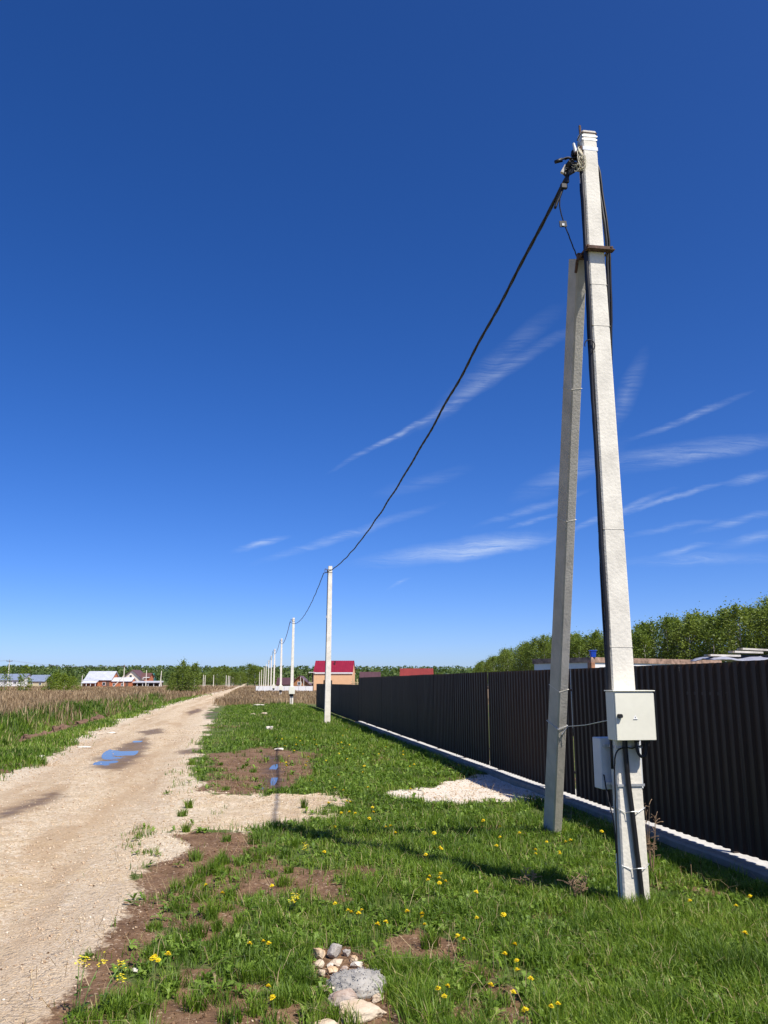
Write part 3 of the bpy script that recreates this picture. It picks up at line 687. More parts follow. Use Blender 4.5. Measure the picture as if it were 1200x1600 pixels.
# ------------------------------------------------------------------ buildings
def roofmat(name, c, ribs=True, rough=.45):
    m, t, b = material(name); v = objco(t)
    n = t.noise(v, 1.3, 4, .6)
    t.put(b.inputs['Base Color'], t.ramp(n, [(.3, tuple(x * .85 for x in c)), (.7, tuple(min(1, x * 1.12) for x in c))]))
    b.inputs['Roughness'].default_value = rough
    return m
def house(name, label, cat, cx, cy, yaw, w_, d, wall_h, roof_h, wallm, roofm, over=.35, wins=(), gablem=None, ribs=0, trim=None, z0=0.0, chimney=None, doors=()):
    """ridge along local x; front is -y. wins/doors: (face, u, z, w, h)"""
    r = empty(name, (cx, cy, z0), yaw); tag(r, label, cat)
    g = MB().prism([(-d / 2, 0), (d / 2, 0), (d / 2, wall_h), (-d / 2, wall_h)], -w_ / 2, w_ / 2)
    me = g.mesh('wall'); me.transform(Matrix.Rotation(R(90), 4, 'Z')); link('wall', me, wallm, r)
    if roof_h > 0:
        g = MB().prism([(-d / 2, wall_h), (d / 2, wall_h), (0, wall_h + roof_h)], -w_ / 2, w_ / 2)
        me = g.mesh('gable'); me.transform(Matrix.Rotation(R(90), 4, 'Z')); link('gable', me, gablem or wallm, r)
    sl_ = math.hypot(d / 2, roof_h); ang = math.atan2(roof_h, d / 2); ex = over / math.cos(ang)
    for sgn in (-1, 1):
        mb = MB(); tk = .10; Lr = sl_ + ex
        mb.box((0, 0, 0), (w_ + 2 * over, Lr, tk))
        k = ribs
        for q in range(k):
            x = -w_ / 2 - over + (q + .5) * (w_ + 2 * over) / k; mb.box((x, 0, tk / 2 + .02), (.05, Lr, .04))
        me = mb.mesh('roof_slope')
        mid = -Lr / 2
        T_ = Matrix.Translation((0, 0, wall_h + roof_h + tk / 2 + .01)) @ Matrix.Rotation(ang * 1, 4, 'X') @ Matrix.Translation((0, mid, 0))
        if sgn > 0: T_ = Matrix.Rotation(math.pi, 4, 'Z') @ T_
        me.transform(T_); link('roof_slope', me, roofm, r)
        if trim:
            ye = sgn * (d / 2 + over + .02); ze = wall_h - math.tan(ang) * over
            MB().box((0, ye, ze - .02), (w_ + 2 * over, .05, .22)).build('eave_board', trim, r)
    for (face, u, z, ww, hh) in list(wins) + [(*q, 1) for q in ()]:
        wnode(r, 'window', face, u, z, ww, hh, w_, d)
    for (face, u, z, ww, hh) in doors: wnode(r, 'door', face, u, z, ww, hh, w_, d)
    if chimney: MB().box((chimney[0], chimney[1], wall_h + roof_h * .7 + chimney[2] / 2), (.5, .5, chimney[2])).build('chimney', M['rail'], r)
    return r
M['glass'] = plain('window_glass', (.03, .04, .05), .08, .2, 1.0, spec=.8)
M['door'] = plain('door_paint', (.16, .10, .07), .5)
def wnode(r, kind, face, u, z, ww, hh, w_, d):
    loc, rot = {'f': ((u, -d / 2, z), 0), 'b': ((u, d / 2, z), math.pi), 'l': ((-w_ / 2, u, z), -math.pi / 2), 'r': ((w_ / 2, u, z), math.pi / 2)}[face]
    fr = MB(); b_ = .08
    fr.box((0, -.02, hh / 2 - b_ / 2), (ww, .08, b_)).box((0, -.02, -hh / 2 + b_ / 2), (ww, .08, b_)).box((-ww / 2 + b_ / 2, -.02, 0), (b_, .08, hh - 2 * b_)).box((ww / 2 - b_ / 2, -.02, 0), (b_, .08, hh - 2 * b_))
    if kind == 'window' and ww > .9: fr.box((0, -.02, 0), (.06, .06, hh - 2 * b_))
    o = fr.build(kind, M['whitepaint'] if kind == 'window' else M['door'], r, loc=loc); o.rotation_euler = (0, 0, rot)
    MB().box((0, -.01, 0), (ww - 2 * b_, .03, hh - 2 * b_)).build('pane' if kind == 'window' else 'leaf', M['glass'] if kind == 'window' else M['door'], o)
C_ = lambda u, v, Y: at(u, v, Y)
brick = plain('orange_brick', (.50, .17, .075), .85, .18, 3, bump=.2); cream = plain('cream_plaster', (.74, .66, .50), .85, .06)
peach = plain('peach_plaster', (.76, .46, .25), .85, .05, 1.5); yellowp = plain('pale_yellow_plaster', (.62, .53, .32), .85, .1)
timber = plain('raw_timber', (.52, .40, .22), .8, .2, 8); logw = plain('log_wall', (.36, .17, .07), .8, .2, 4); dark = plain('dark_brown_board', (.07, .04, .03), .7, .2)
rw = roofmat('pale_zinc_roof', (.45, .47, .52)); rb = roofmat('slate_blue_roof', (.20, .24, .32)); rbr = roofmat('brown_roof', (.13, .065, .05)); rcr = roofmat('crimson_roof', (.23, .012, .03), rough=.4)
rred = roofmat('brick_red_roof', (.22, .035, .025)); rgn = roofmat('green_roof', (.03, .14, .11)); rdk = roofmat('dark_plum_roof', (.085, .04, .045)); rwh = roofmat('white_roof', (.55, .56, .60))
Yh = 245; px = Yh / FPX * .985
X_ = lambda u, Y=Yh: at(u, 1066, Y)[0]
house('farm_shed', 'long shed with slate blue roof and white walls, at the left edge', 'shed', X_(10, 300), 300, R(-4), 16, 9, 2.4, 2.1, M['whitepaint'], rb, ribs=12, wins=[('f', -3, 1.5, 1.2, .9), ('f', 2, 1.5, 1.2, .9), ('f', 5.5, 1.5, 1.2, .9)])
house('cottage', 'small pale yellow cottage with slate blue roof, beside the long shed', 'house', X_(64), Yh, R(-3), 4.9, 6, 1.9, 1.75, yellowp, rb, over=.25, ribs=8, wins=[('f', -1.3, 1.2, .7, .7), ('f', 1.2, 1.2, .7, .7)])
house('brick_house', 'orange brick house under a large pale zinc roof', 'house', X_(160), Yh, R(0), 7.4, 8, 2.3, 2.4, brick, rw, over=.3, ribs=14, wins=[('f', 1.8, 1.2, .9, .9)], doors=[('f', 2.9, 1.0, .9, 1.9)])
house('brick_annex', 'low orange brick annex with pale roof, left end of the zinc roofed house', 'annex', X_(137), Yh + 1, R(0), 1.5, 5, 2.0, .9, brick, rw, over=.25, ribs=3)
r = empty('porch', (X_(151), Yh - 5.6, 0)); tag(r, 'white roofed porch in front of the zinc roofed brick house', 'porch')
MB().box((0, 0, 0), (4.2, 2.6, .1), Matrix.Rotation(R(16), 3, 'X')).build('porch_roof', rwh, r, loc=(0, 0, 1.75))
for x in (-1.95, -.6, .6, 1.95): MB().box((x, -1.1, .72), (.14, .14, 1.44)).build('post', M['whitepaint'], r)
house('gabled_house', 'two storey house with cream gable and brown roof among orange brick wings', 'house', X_(199), Yh + 8, R(90), 7.5, 5.2, 3.0, 2.2, cream, rbr, over=.45, ribs=0, trim=M['whitepaint'], wins=[('l', .4, 3.4, .8, .8)])
house('brick_wing', 'orange brick upper wing with brown roof, right of the cream gable', 'house wing', X_(216), Yh + 9, R(0), 2.4, 5, 3.2, 1.1, brick, rbr, over=.3, trim=M['whitepaint'])
house('brick_extension', 'long low orange brick extension with white roof below the cream gable', 'annex', X_(194), Yh - 1, R(0), 6.0, 5, 1.9, 1.0, brick, rwh, over=.25, ribs=9, wins=[('f', .6, 1.0, .7, .8), ('f', -1.8, 1.0, .7, .8)], doors=[('f', 1.9, .9, .8, 1.7)])
r = empty('white_carport', (X_(230), Yh, 0)); tag(r, 'white roofed open shelter with white low wall, right of the brick extension', 'shelter')
MB().box((0, 0, 1.75), (8.4, 4.0, .35), Matrix.Rotation(R(3), 3, 'X')).build('shelter_roof', rwh, r)
MB().box((0, -1.8, .25), (8.3, .15, .5)).build('low_wall', M['whitepaint'], r)
MB().box((0, 1.6, .85), (8.3, .15, 1.7)).build('back_wall', dark, r)
for x in np.linspace(-4, 4, 6): MB().box((x, -1.7, .95), (.14, .14, 1.6)).build('post', M['whitepaint'], r)
house('green_house', 'small house with dark green roof behind the white shelter', 'house', X_(234, 262), 262, 0, 2.4, 5, 2.4, 1.9, rgn, rgn, over=.2, ribs=4)
# crimson-roofed house past the fence
Yc = 142
rc_ = house('peach_house', 'peach plastered house with crimson metal roof behind the end of the fence', 'house', X_(519.5, Yc) + .2, Yc + 3, R(-2), 6.5, 6.4, 3.25, 1.95, peach, rcr, over=.10, ribs=18, trim=M['whitepaint'], wins=[('b', 0, 1.8, 1.1, 1.2)])
MB().box((-3.55, -.4, 3.28), (1.0, 7.0, .10)).build('porch_ceiling', M['whitepaint'], rc_)
MB().box((-3.45, 0, 1.6), (.25, 6.0, 3.2)).build('porch_wall', dark, rc_)
for y in (-3.1,): 
    MB().box((-4.2, y, 1.6), (.13, .13, 3.3)).build('porch_post', dark, rc_); MB().box((-3.3, y + .05, 1.6), (.1, .1, 3.2)).build('porch_post', cream, rc_)
MB().box((-3.7, -3.1, 1.55), (1.0, .09, .09)).build('porch_rail', cream, rc_)
MB().tube([(0.1, -1.2, 4.3), (0.1, -1.2, 5.1)], .09, 8).box((.1, -1.2, 5.12), (.26, .26, .10)).build('vent_pipe', M['rail'], rc_)
house('log_house', 'brown log house with its gable end to the road, left of the peach house', 'house', X_(468.5, 170), 173, R(90), 7, 3.6, 1.3, 1.55, logw, rbr, over=.35, gablem=logw, wins=[('l', 0, 1.4, .8, .7)])
house('plum_roof_house', 'low house with dark brown roof left of the log house', 'house', X_(446, 176), 177, 0, 3.0, 5, 1.2, 1.3, logw, rdk, over=.3, ribs=6)
house('dark_roof_house', 'house with dark plum roof rising above the brown fence', 'house', X_(578, 110), 112, R(0), 2.5, 4, 1.6, 1.3, logw, rdk, over=.15, ribs=6)
house('red_roof_house', 'house with brick red roof rising above the brown fence', 'house', X_(652, 104), 106, R(-2), 3.9, 5, 1.95, 1.3, brick, rred, over=.15, ribs=12)
# timber frame right of the peach house
r = empty('timber_frame', (X_(557, 138), 138, 0)); tag(r, 'bare yellow timber frame right of the peach house', 'timber frame')
for x in (-.6, .15, 1.0): MB().box((x, 0, 1.1), (.12, .12, 2.2 - .3 * (x > .5))).build('post', timber, r)
MB().bar((-.9, 0, 1.75), (1.3, 0, 1.45), .10, .12).build('beam', timber, r); MB().bar((-.9, .1, 1.45), (1.3, .1, 1.25), .08, .10).build('beam', timber, r)
# white sheet fence, each panel its own
wf = empty('white_fence', (X_(400, 132), 132, 0)); tag(wf, 'low white sheet fence left of the brown fence end, behind dry grass', 'fence')
x0 = 0.0; tot = X_(489, 132) - X_(400, 132); n = 8
for k in range(n):
    MB().box(((k + .5) * tot / n, random.uniform(-.02, .02), .55), (tot / n - .04, .05, 1.02 + random.uniform(-.02, .02))).build('panel', M['whitepaint'], wf)
    MB().box((k * tot / n, .06, .55), (.06, .06, 1.1)).build('post', M['galv'], wf)
# trailer behind the fence: white sides, rusty rim and corner, blue bin on the corner
cab = plain('trailer_white_paint', (.72, .71, .69), .55, .08, 2); rim = plain('rusty_rim', (.34, .22, .16), .85, .5, 5, bump=.3)
tr = empty('site_trailer', (6.42, 26.0, 0), R(34)); tag(tr, 'white site trailer with rusty rim and corner, behind the brown fence', 'trailer')
MB().box((3.3, 1.25, 1.25), (6.6, 2.5, 2.0)).build('body', cab, tr)
MB().box((3.3, 1.25, 2.33), (6.68, 2.58, .16)).build('roof_rim', rim, tr)
MB().box((.0, .0, 1.25), (.16, .16, 2.0)).build('corner_post', plain('corner_rust', (.42, .20, .11), .8, .4, 6), tr)
for x in (1.3, 3.3, 5.3): MB().box((x, -.02, 1.55), (.04, .03, 1.3)).build('side_rib', cab, tr)
MB().box((-.01, 1.3, 1.75), (.03, .5, .4)).build('vent', M['whitepaint'], tr)
for y in (.2, 2.3):
    for x in (1.0, 5.6): MB().tube([(x, y - .1, .32), (x, y + .1, .32)], .32, 14).build('wheel', M['black'], tr)
for x in (.9, 5.7): MB().box((x, 1.25, .3), (.2, 1.9, .12)).build('axle', M['rust'], tr)
bl = tag(MB().frustum(.15, .15, .19, .19, 0, .19, .02).box((0, 0, .205), (.21, .21, .03)).build('blue_bucket', plain('blue_plastic', (.012, .06, .42), .4, .1), bevel=.004), 'small bright blue bucket on the corner of the trailer roof', 'bucket')
bl.location = (6.50, 26.06, 2.41)
# rough shelter roofed with boards behind the fence, right
sh = empty('board_shelter', (5.55, 12.0, 0), R(-6)); tag(sh, 'rough dark shelter roof behind the fence at the right edge', 'shelter')
for (x, y) in ((-.7, -.6), (1.7, -.6), (-.7, 1.1), (1.7, 1.1)): MB().box((x, y, .95), (.10, .10, 1.9)).build('post', timber, sh)
MB().box((.85, .35, 1.93), (2.1, 1.9, .05), Matrix.Rotation(R(5), 3, 'Y') @ Matrix.Rotation(R(2), 3, 'X')).build('roof_sheet', plain('tar_paper', (.035, .035, .04), .9, .3), sh)
pale_board = plain('weathered_board', (.56, .52, .45), .8, .2, 7)
for k, (u1, v1, u2, v2, Y, lab) in enumerate(((1105, 1024, 1152, 1025, 11.6, 'short pale board over the grey tarp on the shelter, lowest of three'), (1143, 1018.5, 1187, 1020, 11.9, 'middle pale board on the shelter behind the fence'),
        (1156, 1014, 1235, 1018, 12.2, 'longest pale board on top of the shelter at the right edge'))):
    a_, b_ = Vector(at(u1, v1, Y)), Vector(at(u2, v2, Y + .1))
    o = empty('board', tuple(a_)); tag(o, lab, 'board', 'boards on the shelter roof')
    o2 = MB().bar((0, 0, 0), b_ - a_, .16, .026).build('plank', pale_board, o)
    MB().box((-.004, 0, 0), (.004, .15, .02)).build('end_grain', timber, o)
# grey tarp draped over the shelter's left end
xs, ys = np.meshgrid(np.linspace(0, .82, 22), np.linspace(0, .9, 14), indexing='ij')
zz = 1.985 + .035 * fbm(xs.ravel() * 5, ys.ravel() * 5, 77) * 2 + .02 * np.sin(xs.ravel() * 9) - .10 * np.clip(.22 - xs.ravel(), 0, 1) - .03 * sst(.25 - ys.ravel(), 0, .25)
V = np.stack([xs.ravel() + 4.47, ys.ravel() + 11.35, zz], 1); aa = (np.arange(21)[:, None] * 14 + np.arange(13)[None]).ravel()
tp = link('tarp', np_mesh('tarp', V, np.stack([aa, aa + 14, aa + 15, aa + 1], 1), None, True, 4), plain('grey_tarp', (.30, .31, .36), .55, .15, 6))
tp.modifiers.new('thick', 'SOLIDIFY').thickness = .006; tag(tp, 'crumpled grey tarp on the left end of the shelter behind the fence', 'tarp')

# ------------------------------------------------------------------ distant poles
def small_pole(u, v0, Y, h, label, group, arm=False, brace=0.0, w0=.24):
    x, y, _ = at(u, 1066, Y); r = empty('concrete_pole', (x, y, 0)); tag(r, label, 'power pole', group)
    pole_shaft(r, h, w0, w0 * .65, w0 * .6, 'farpole')
    if arm:
        MB().box((0, -.1, h - .35), (1.7, .12, .12)).build('crossarm', M['rust'], r)
        for q in (-.8, 0, .8): MB().tube([(q, -.1, h - .3), (q, -.1, h - .05 + .25 * (q == 0))], .06, 6).build('insulator', M['rust'], r)
    if brace: MB().bar((brace, 0, -.1), (0, 0, h * .55), .18, .18).build('brace', M['farpole'], r)
    return r
small_pole(12, 0, 250, 8.1, 'concrete pole with crossarm at the left edge, before the long shed', 'poles by the far houses', True)
small_pole(193, 0, 236, 6.3, 'concrete pole with crossarm and slanting brace before the brick extension', 'poles by the far houses', True, -3.2)
small_pole(228, 0, 236, 5.0, 'plain concrete pole in front of the white shelter', 'poles by the far houses')
small_pole(250, 0, 236, 4.8, 'leaning concrete pole at the right end of the white shelter', 'poles by the far houses', False, .55).rotation_euler = (0, .06, 0)
small_pole(128, 0, 240, 3.6, 'short street lamp pole left of the zinc roofed house', 'poles by the far houses', False, 0, .2)
for (u, Y, h, lab) in ((317.6, 300, 4.3, 'leftmost of the far poles beside the road bend'), (320.3, 290, 4.0, 'second of the far poles beside the young birches'), (333.6, 290, 4.1, 'lone far pole between the young birches and the far row'),
                       (353.4, 290, 4.0, 'first pole of the far row left of the road'), (356.6, 320, 4.1, 'second pole of the far row left of the road'), (358.8, 350, 4.2, 'third pole of the far row left of the road'),
                       (361, 385, 4.3, 'fourth pole of the far row left of the road'), (362.8, 420, 4.3, 'fifth pole of the far row left of the road'), (364.6, 460, 4.3, 'last pole of the far row left of the road')):
    small_pole(u, 0, Y, h, lab, 'far poles left of the road', w0=.24)
for (u, Y, h, lab) in ((469.5, 150, 2.6, 'thin white post before the log house, left of two'), (474.5, 150, 2.3, 'thin white post before the log house, right of two')):
    o = small_pole(u, 0, Y, h, lab, 'white posts before the log house', w0=.14)
def wire_span(a_, b_, sag, label):
    a_, b_ = Vector(a_), Vector(b_); mb = MB()
    for dx in (-.8, .8): mb.tube([a_.lerp(b_, f) + Vector((dx, 0, -4 * sag * f * (1 - f))) for f in np.linspace(0, 1, 16)], .03, 4)
    tag(mb.build('overhead_wire', M['galv']), label, 'wire')
pa = Vector((*at(12, 1066, 250)[:2], 8.1)); pb = Vector((*at(193, 1066, 236)[:2], 6.3))
wire_span(pa, pb, 1.0, 'thin overhead wires between the two poles with crossarms'); wire_span(pa + Vector((-34, 4, 0)), pa, .8, 'thin overhead wires running off the left edge')

# ------------------------------------------------------------------ foliage
def leafmat(name, stops, trans=.35, objvar=.5):
    m, t, b = material(name); info = t.new('ShaderNodeObjectInfo')
    a_ = t.attr('rnd')
    f = t.math('ADD', t.math('MULTIPLY', a_, 1 - objvar), t.math('MULTIPLY', info.outputs['Random'], objvar)) if objvar else a_
    c = t.ramp(f, stops)
    t.put(b.inputs['Base Color'], c); b.inputs['Roughness'].default_value = .5; b.inputs['Specular IOR Level'].default_value = .3
    tl = t.new('ShaderNodeBsdfTranslucent'); t.put(tl.inputs[0], t.mix(1.0, c, (1.25, 1.25, .7), 'MULTIPLY'))
    mx = t.new('ShaderNodeMixShader'); mx.inputs[0].default_value = trans
    t.l.new(b.outputs[0], mx.inputs[1]); t.l.new(tl.outputs[0], mx.inputs[2]); t.l.new(mx.outputs[0], m.node_tree.nodes['Material Output'].inputs['Surface'])
    return m
M['birchleaf'] = leafmat('birch_leaves', [(0, (.095, .145, .022)), (.5, (.155, .215, .034)), (1, (.21, .265, .052))])
M['farleaf'] = leafmat('far_forest_leaves', [(0, (.05, .085, .02)), (.5, (.085, .13, .03)), (1, (.13, .175, .042))], .25, 0)
M['shrubleaf'] = leafmat('shrub_leaves', [(0, (.10, .16, .015)), (.5, (.17, .24, .022)), (1, (.24, .30, .04))])
bm_, t, b = material('birch_bark'); v = objco(t)
mp = t.new('ShaderNodeMapping'); t.put(mp.inputs[0], v); mp.inputs['Scale'].default_value = (2, 2, 7)
t.put(b.inputs['Base Color'], t.mix(t.sstep(t.noise(mp.outputs[0], 1.4, 4, .6), .54, .6), (.55, .53, .48), (.06, .05, .045))); b.inputs['Roughness'].default_value = .8
M['bark'] = bm_
def leaf_quads(C, size, rg, droop=.25):
    """rhombic leaf clumps centred on C (n,3), randomly turned"""
    n = len(C); az = rg.uniform(0, 2 * np.pi, n); el = rg.normal(-droop, .6, n); ro = rg.uniform(0, np.pi, n)
    d = np.stack([np.cos(az) * np.cos(el), np.sin(az) * np.cos(el), np.sin(el)], 1)
    u = np.stack([-np.sin(az), np.cos(az), np.zeros(n)], 1); v = np.cross(d, u)
    sd = u * np.cos(ro)[:, None] + v * np.sin(ro)[:, None]; sz = size * rg.uniform(.6, 1.3, n)
    nr = np.cross(d, sd)
    l_ = d * sz[:, None]; w2 = sd * (sz * rg.uniform(.3, .5, n))[:, None]
    V = np.stack([C - l_ * .5, C + w2 + nr * (sz * .08)[:, None], C + l_ * .5, C - w2 + nr * (sz * .08)[:, None]], 1).reshape(-1, 3)
    F = (np.arange(n)[:, None] * 4 + np.arange(4)[None])
    return V, F
def tree_meshes(name, seed, h, crown_r, base_k, clumps, per, leaf, spread, trunk_r, limbs=9, leafm='birchleaf', pts_k=.62):
    rg = np.random.default_rng(seed); rr = random.Random(seed)
    lx, ly = rr.uniform(-.04, .04) * h, rr.uniform(-.04, .04) * h
    ax_ = lambda k: Vector((lx * k * k + .12 * trunk_r * math.sin(k * 9 + seed), ly * k * k, h * .97 * k))
    mb = MB().tube([ax_(k) - Vector((0, 0, .2)) * (k == 0) for k in np.linspace(0, 1, 9)], [trunk_r * (1 - .88 * k) for k in np.linspace(0, 1, 9)], 6)
    Cs = []
    env = lambda k: crown_r * (math.sin(math.pi * min(1, max(0, (k - base_k) / (1.06 - base_k))) ** pts_k) ** .8 if k > base_k else .25)
    for q in range(clumps):
        k = base_k + (1 - base_k) * rr.random() ** .85; rad = env(k) * (.25 + .75 * math.sqrt(rr.random())) * rr.uniform(.8, 1.15); a_ = rr.uniform(0, 2 * math.pi)
        c = ax_(k) + Vector((math.cos(a_) * rad, math.sin(a_) * rad, -rad * .25))
        if q < limbs: mb.tube([ax_(max(.1, k - .12)), ax_(k - .05).lerp(c, .55) + Vector((0, 0, .03 * h)), c], [trunk_r * .35, trunk_r * .2, trunk_r * .06], 5)
        nn = int(per * rr.uniform(.6, 1.4)); cc = rg.normal(0, 1, (nn, 3)) * np.array([spread, spread, spread * 1.15]) * rr.uniform(.7, 1.25)
        cc[:, 2] -= np.abs(rg.normal(0, spread * .4, nn)); Cs.append(cc + np.array(c))
    for q in range(8): Cs.append(rg.normal(0, spread * .35, (per // 3, 3)) + np.array(ax_(.93 + .07 * q / 8)) + np.array([0, 0, rr.uniform(0, spread * .8)]))
    C = np.concatenate(Cs); C[:, 2] = np.maximum(C[:, 2], .15)
    V, F = leaf_quads(C, leaf, rg)
    cl = np.repeat(np.clip(rg.normal(.5, .16, len(C)), 0, 1), 4)
    return mb.mesh(name + '_trunk', True), np_mesh(name + '_crown', V, F, {'rnd': cl}, False, 4)
def plant_tree(name, meshes, x, y, sc_, rz, label, cat, group, leafm='birchleaf', sx=1.0, z=None):
    r = empty(name, (x, y, hz(x, y) if z is None else z), rz); r.scale = (sc_ * sx, sc_ * sx, sc_); tag(r, label, cat, group)
    link('trunk', meshes[0], M['bark'], r); link('crown', meshes[1], M[leafm], r); return r
birch = [tree_meshes('birch', 100 + k, 15, 2.5 + .4 * (k % 3), .12 + .03 * (k % 2), 100, 40, .31, .55, .16) for k in range(7)]
# the wood behind the fence: sightings of its skyline give the distance of its edge
sky_line = [(1290, 920, 118), (1200, 935, 137), (1100, 953, 160), (1000, 975, 190), (900, 990, 225), (850, 993, 240), (800, 1010, 300), (770, 1025, 350), (748, 1036, 395), (736, 1046, 420)]
us = np.array([q[0] for q in sky_line][::-1], float); vs_ = np.array([q[1] for q in sky_line][::-1], float); Ys = np.array([q[2] for q in sky_line][::-1], float)
rr = random.Random(3); u = 1290.0
lab_w = 'leafy birch in the wood behind the brown fence, right side'
while u > 737:
    Yb = np.interp(u, us, Ys); step = 3.1 * FPX / Yb * rr.uniform(.75, 1.25)
    for row in range(3):
        Y = Yb + row * 5.5 + rr.uniform(-2, 2); uu = u + rr.uniform(-.5, .5) * step
        top = at(uu, np.interp(uu, us, vs_) , Yb)[2] * rr.uniform(.86, 1.03) * (1 + .02 * row)
        x = at(uu, 1066, Y)[0]
        plant_tree('birch_tree', birch[rr.randrange(7)], x, Y, top / 15.0, rr.uniform(0, 6.28), lab_w, 'tree', 'birches of the wood behind the fence', sx=rr.uniform(1.1, 1.4) * (15.0 / max(top, 6)) ** .35, z=0)
    # underwood at the edge
    if rr.random() < .6:
        Y = Yb - 3; uu = u + rr.uniform(-.5, .5) * step
        plant_tree('birch_tree', birch[rr.randrange(7)], at(uu, 1066, Y)[0], Y, .38 * rr.uniform(.7, 1.2), rr.uniform(0, 6.28), lab_w, 'tree', 'birches of the wood behind the fence', sx=1.6, z=0)
    u -= step
# young birches by the road, shrubs and thin saplings in the dry field
young = [tree_meshes('young_birch', 300 + k, 5, .85, .02, 60, 34, .17, .22, .045, 6) for k in range(3)]
for (u, v, Y, k, lab) in ((270, 1052, 118, 0, 'leftmost young birch of the clump by the bend'), (278, 1040, 121, 1, 'young birch second from left in the clump by the bend'), (286, 1033, 119, 2, 'tallest young birch, centre of the clump by the bend'),
                          (294, 1040, 122, 0, 'young birch second from right in the clump by the bend'), (305, 1036, 118, 1, 'rightmost dark young birch of the clump by the bend'), (265, 1064, 117, 2, 'lowest young birch at the left foot of the clump')):
    x, y, z = at(u, v, Y); plant_tree('young_birch', young[k], x, Y, z / 5, k * 2 + u, lab, 'tree', 'young birches by the bend', sx=1.25)
shr = [tree_meshes('shrub', 400 + k, 3, 1.35, .0, 55, 36, .15, .26, .03, 7, pts_k=.45) for k in range(3)]
for (u, v, Y, k, lab) in ((78, 1058, 125, 0, 'bright green willow shrub, left of the row before the cottage'), (90, 1052, 128, 1, 'tallest bright green willow shrub before the brick house'), (102, 1054, 126, 2, 'round bright green willow shrub, third from left'),
                          (114, 1058, 127, 0, 'bright green willow shrub at the right end of the row')):
    x, y, z = at(u, v, Y); plant_tree('willow_shrub', shr[k], x, Y, z / 3, k + u, lab, 'shrub', 'willow shrubs in the dry field', 'shrubleaf', sx=1.1)
thin = [tree_meshes('sapling', 500 + k, 4, .55, .05, 26, 22, .15, .2, .03, 6) for k in range(2)]
for (u, v, Y, k, lab) in ((10, 1042, 122, 0, 'thin sapling at the left edge of the dry field'), (41, 1040, 120, 1, 'thin tall sapling beside the cottage'), (34, 1056, 119, 0, 'short bushy sapling left of the cottage'), (46, 1060, 121, 1, 'low sapling at the foot of the tall one by the cottage')):
    x, y, z = at(u, v, Y); plant_tree('sapling', thin[k], x, Y, z / 4, k + u, lab, 'tree', 'saplings in the dry field', 'shrubleaf', sx=1.5)
# taller trees at the far end of the road
rr = random.Random(9)
for k, (u, v, lab) in enumerate(((318, 1052, 'broad tree at the road end, first from the young birches'), (331, 1050, 'rounded tree behind the lone far pole'), (340, 1043, 'dark slim tree left of the far row of poles'), (354, 1041, 'taller dark tree behind the far row of poles'), (366, 1050, 'low tree right of the far row of poles'),
        (376, 1050, 'low tree straight behind the road end'), (388, 1037, 'tallest forked tree behind the road end'), (399, 1040, 'tall tree behind the farthest fence poles'), (405, 1042, 'slim tall tree right of the tallest one'), (420, 1052, 'low broad tree behind the pole row'))):
    Y = 400 + rr.uniform(-15, 15); x, y, z = at(u, v, Y)
    plant_tree('tall_tree', birch[k % 7], x, Y, z / 15, k, lab, 'tree', 'trees at the road end', 'farleaf', sx=1.9 * (15 / z) ** .5, z=0)
# far wood along the horizon: one mass
rg = np.random.default_rng(77); Cs = []; sz_ = []
for row in range(13):
    Y0 = 560 + row * 40
    for x in np.arange(-Y0 * .56, Y0 * .62, 4.4):
        xx_ = x + rg.uniform(-2.5, 2.5); Y = Y0 + rg.uniform(-20, 20); n = 26
        top = rg.uniform(7.5, 10.5); th = rg.uniform(0, 2 * np.pi, n); ph = rg.uniform(0, 1, n); r_ = 3.0 * np.sqrt(1 - (ph * 1.7 - .85) ** 2) * rg.uniform(.4, 1.05, n)
        Cs.append(np.stack([xx_ + np.cos(th) * r_, Y + np.sin(th) * r_, top * (.1 + .9 * ph)], 1))
C = np.concatenate(Cs); C[:, 2] += height(*to_st(C[:, 0], C[:, 1])); V, F = leaf_quads(C, 2.0, rg, .1)
rn = np.repeat(np.clip(rg.normal(.5, .18, len(C)) + .25 * fbm(C[:, 0] * .02, C[:, 1] * .02, 8), 0, 1), 4)
fw_ = link('far_wood', np_mesh('far_wood', V, F, {'rnd': rn}, False, 4), M['farleaf']); tag(fw_, 'dark green wood stretching along the whole horizon', 'wood', kind='stuff')

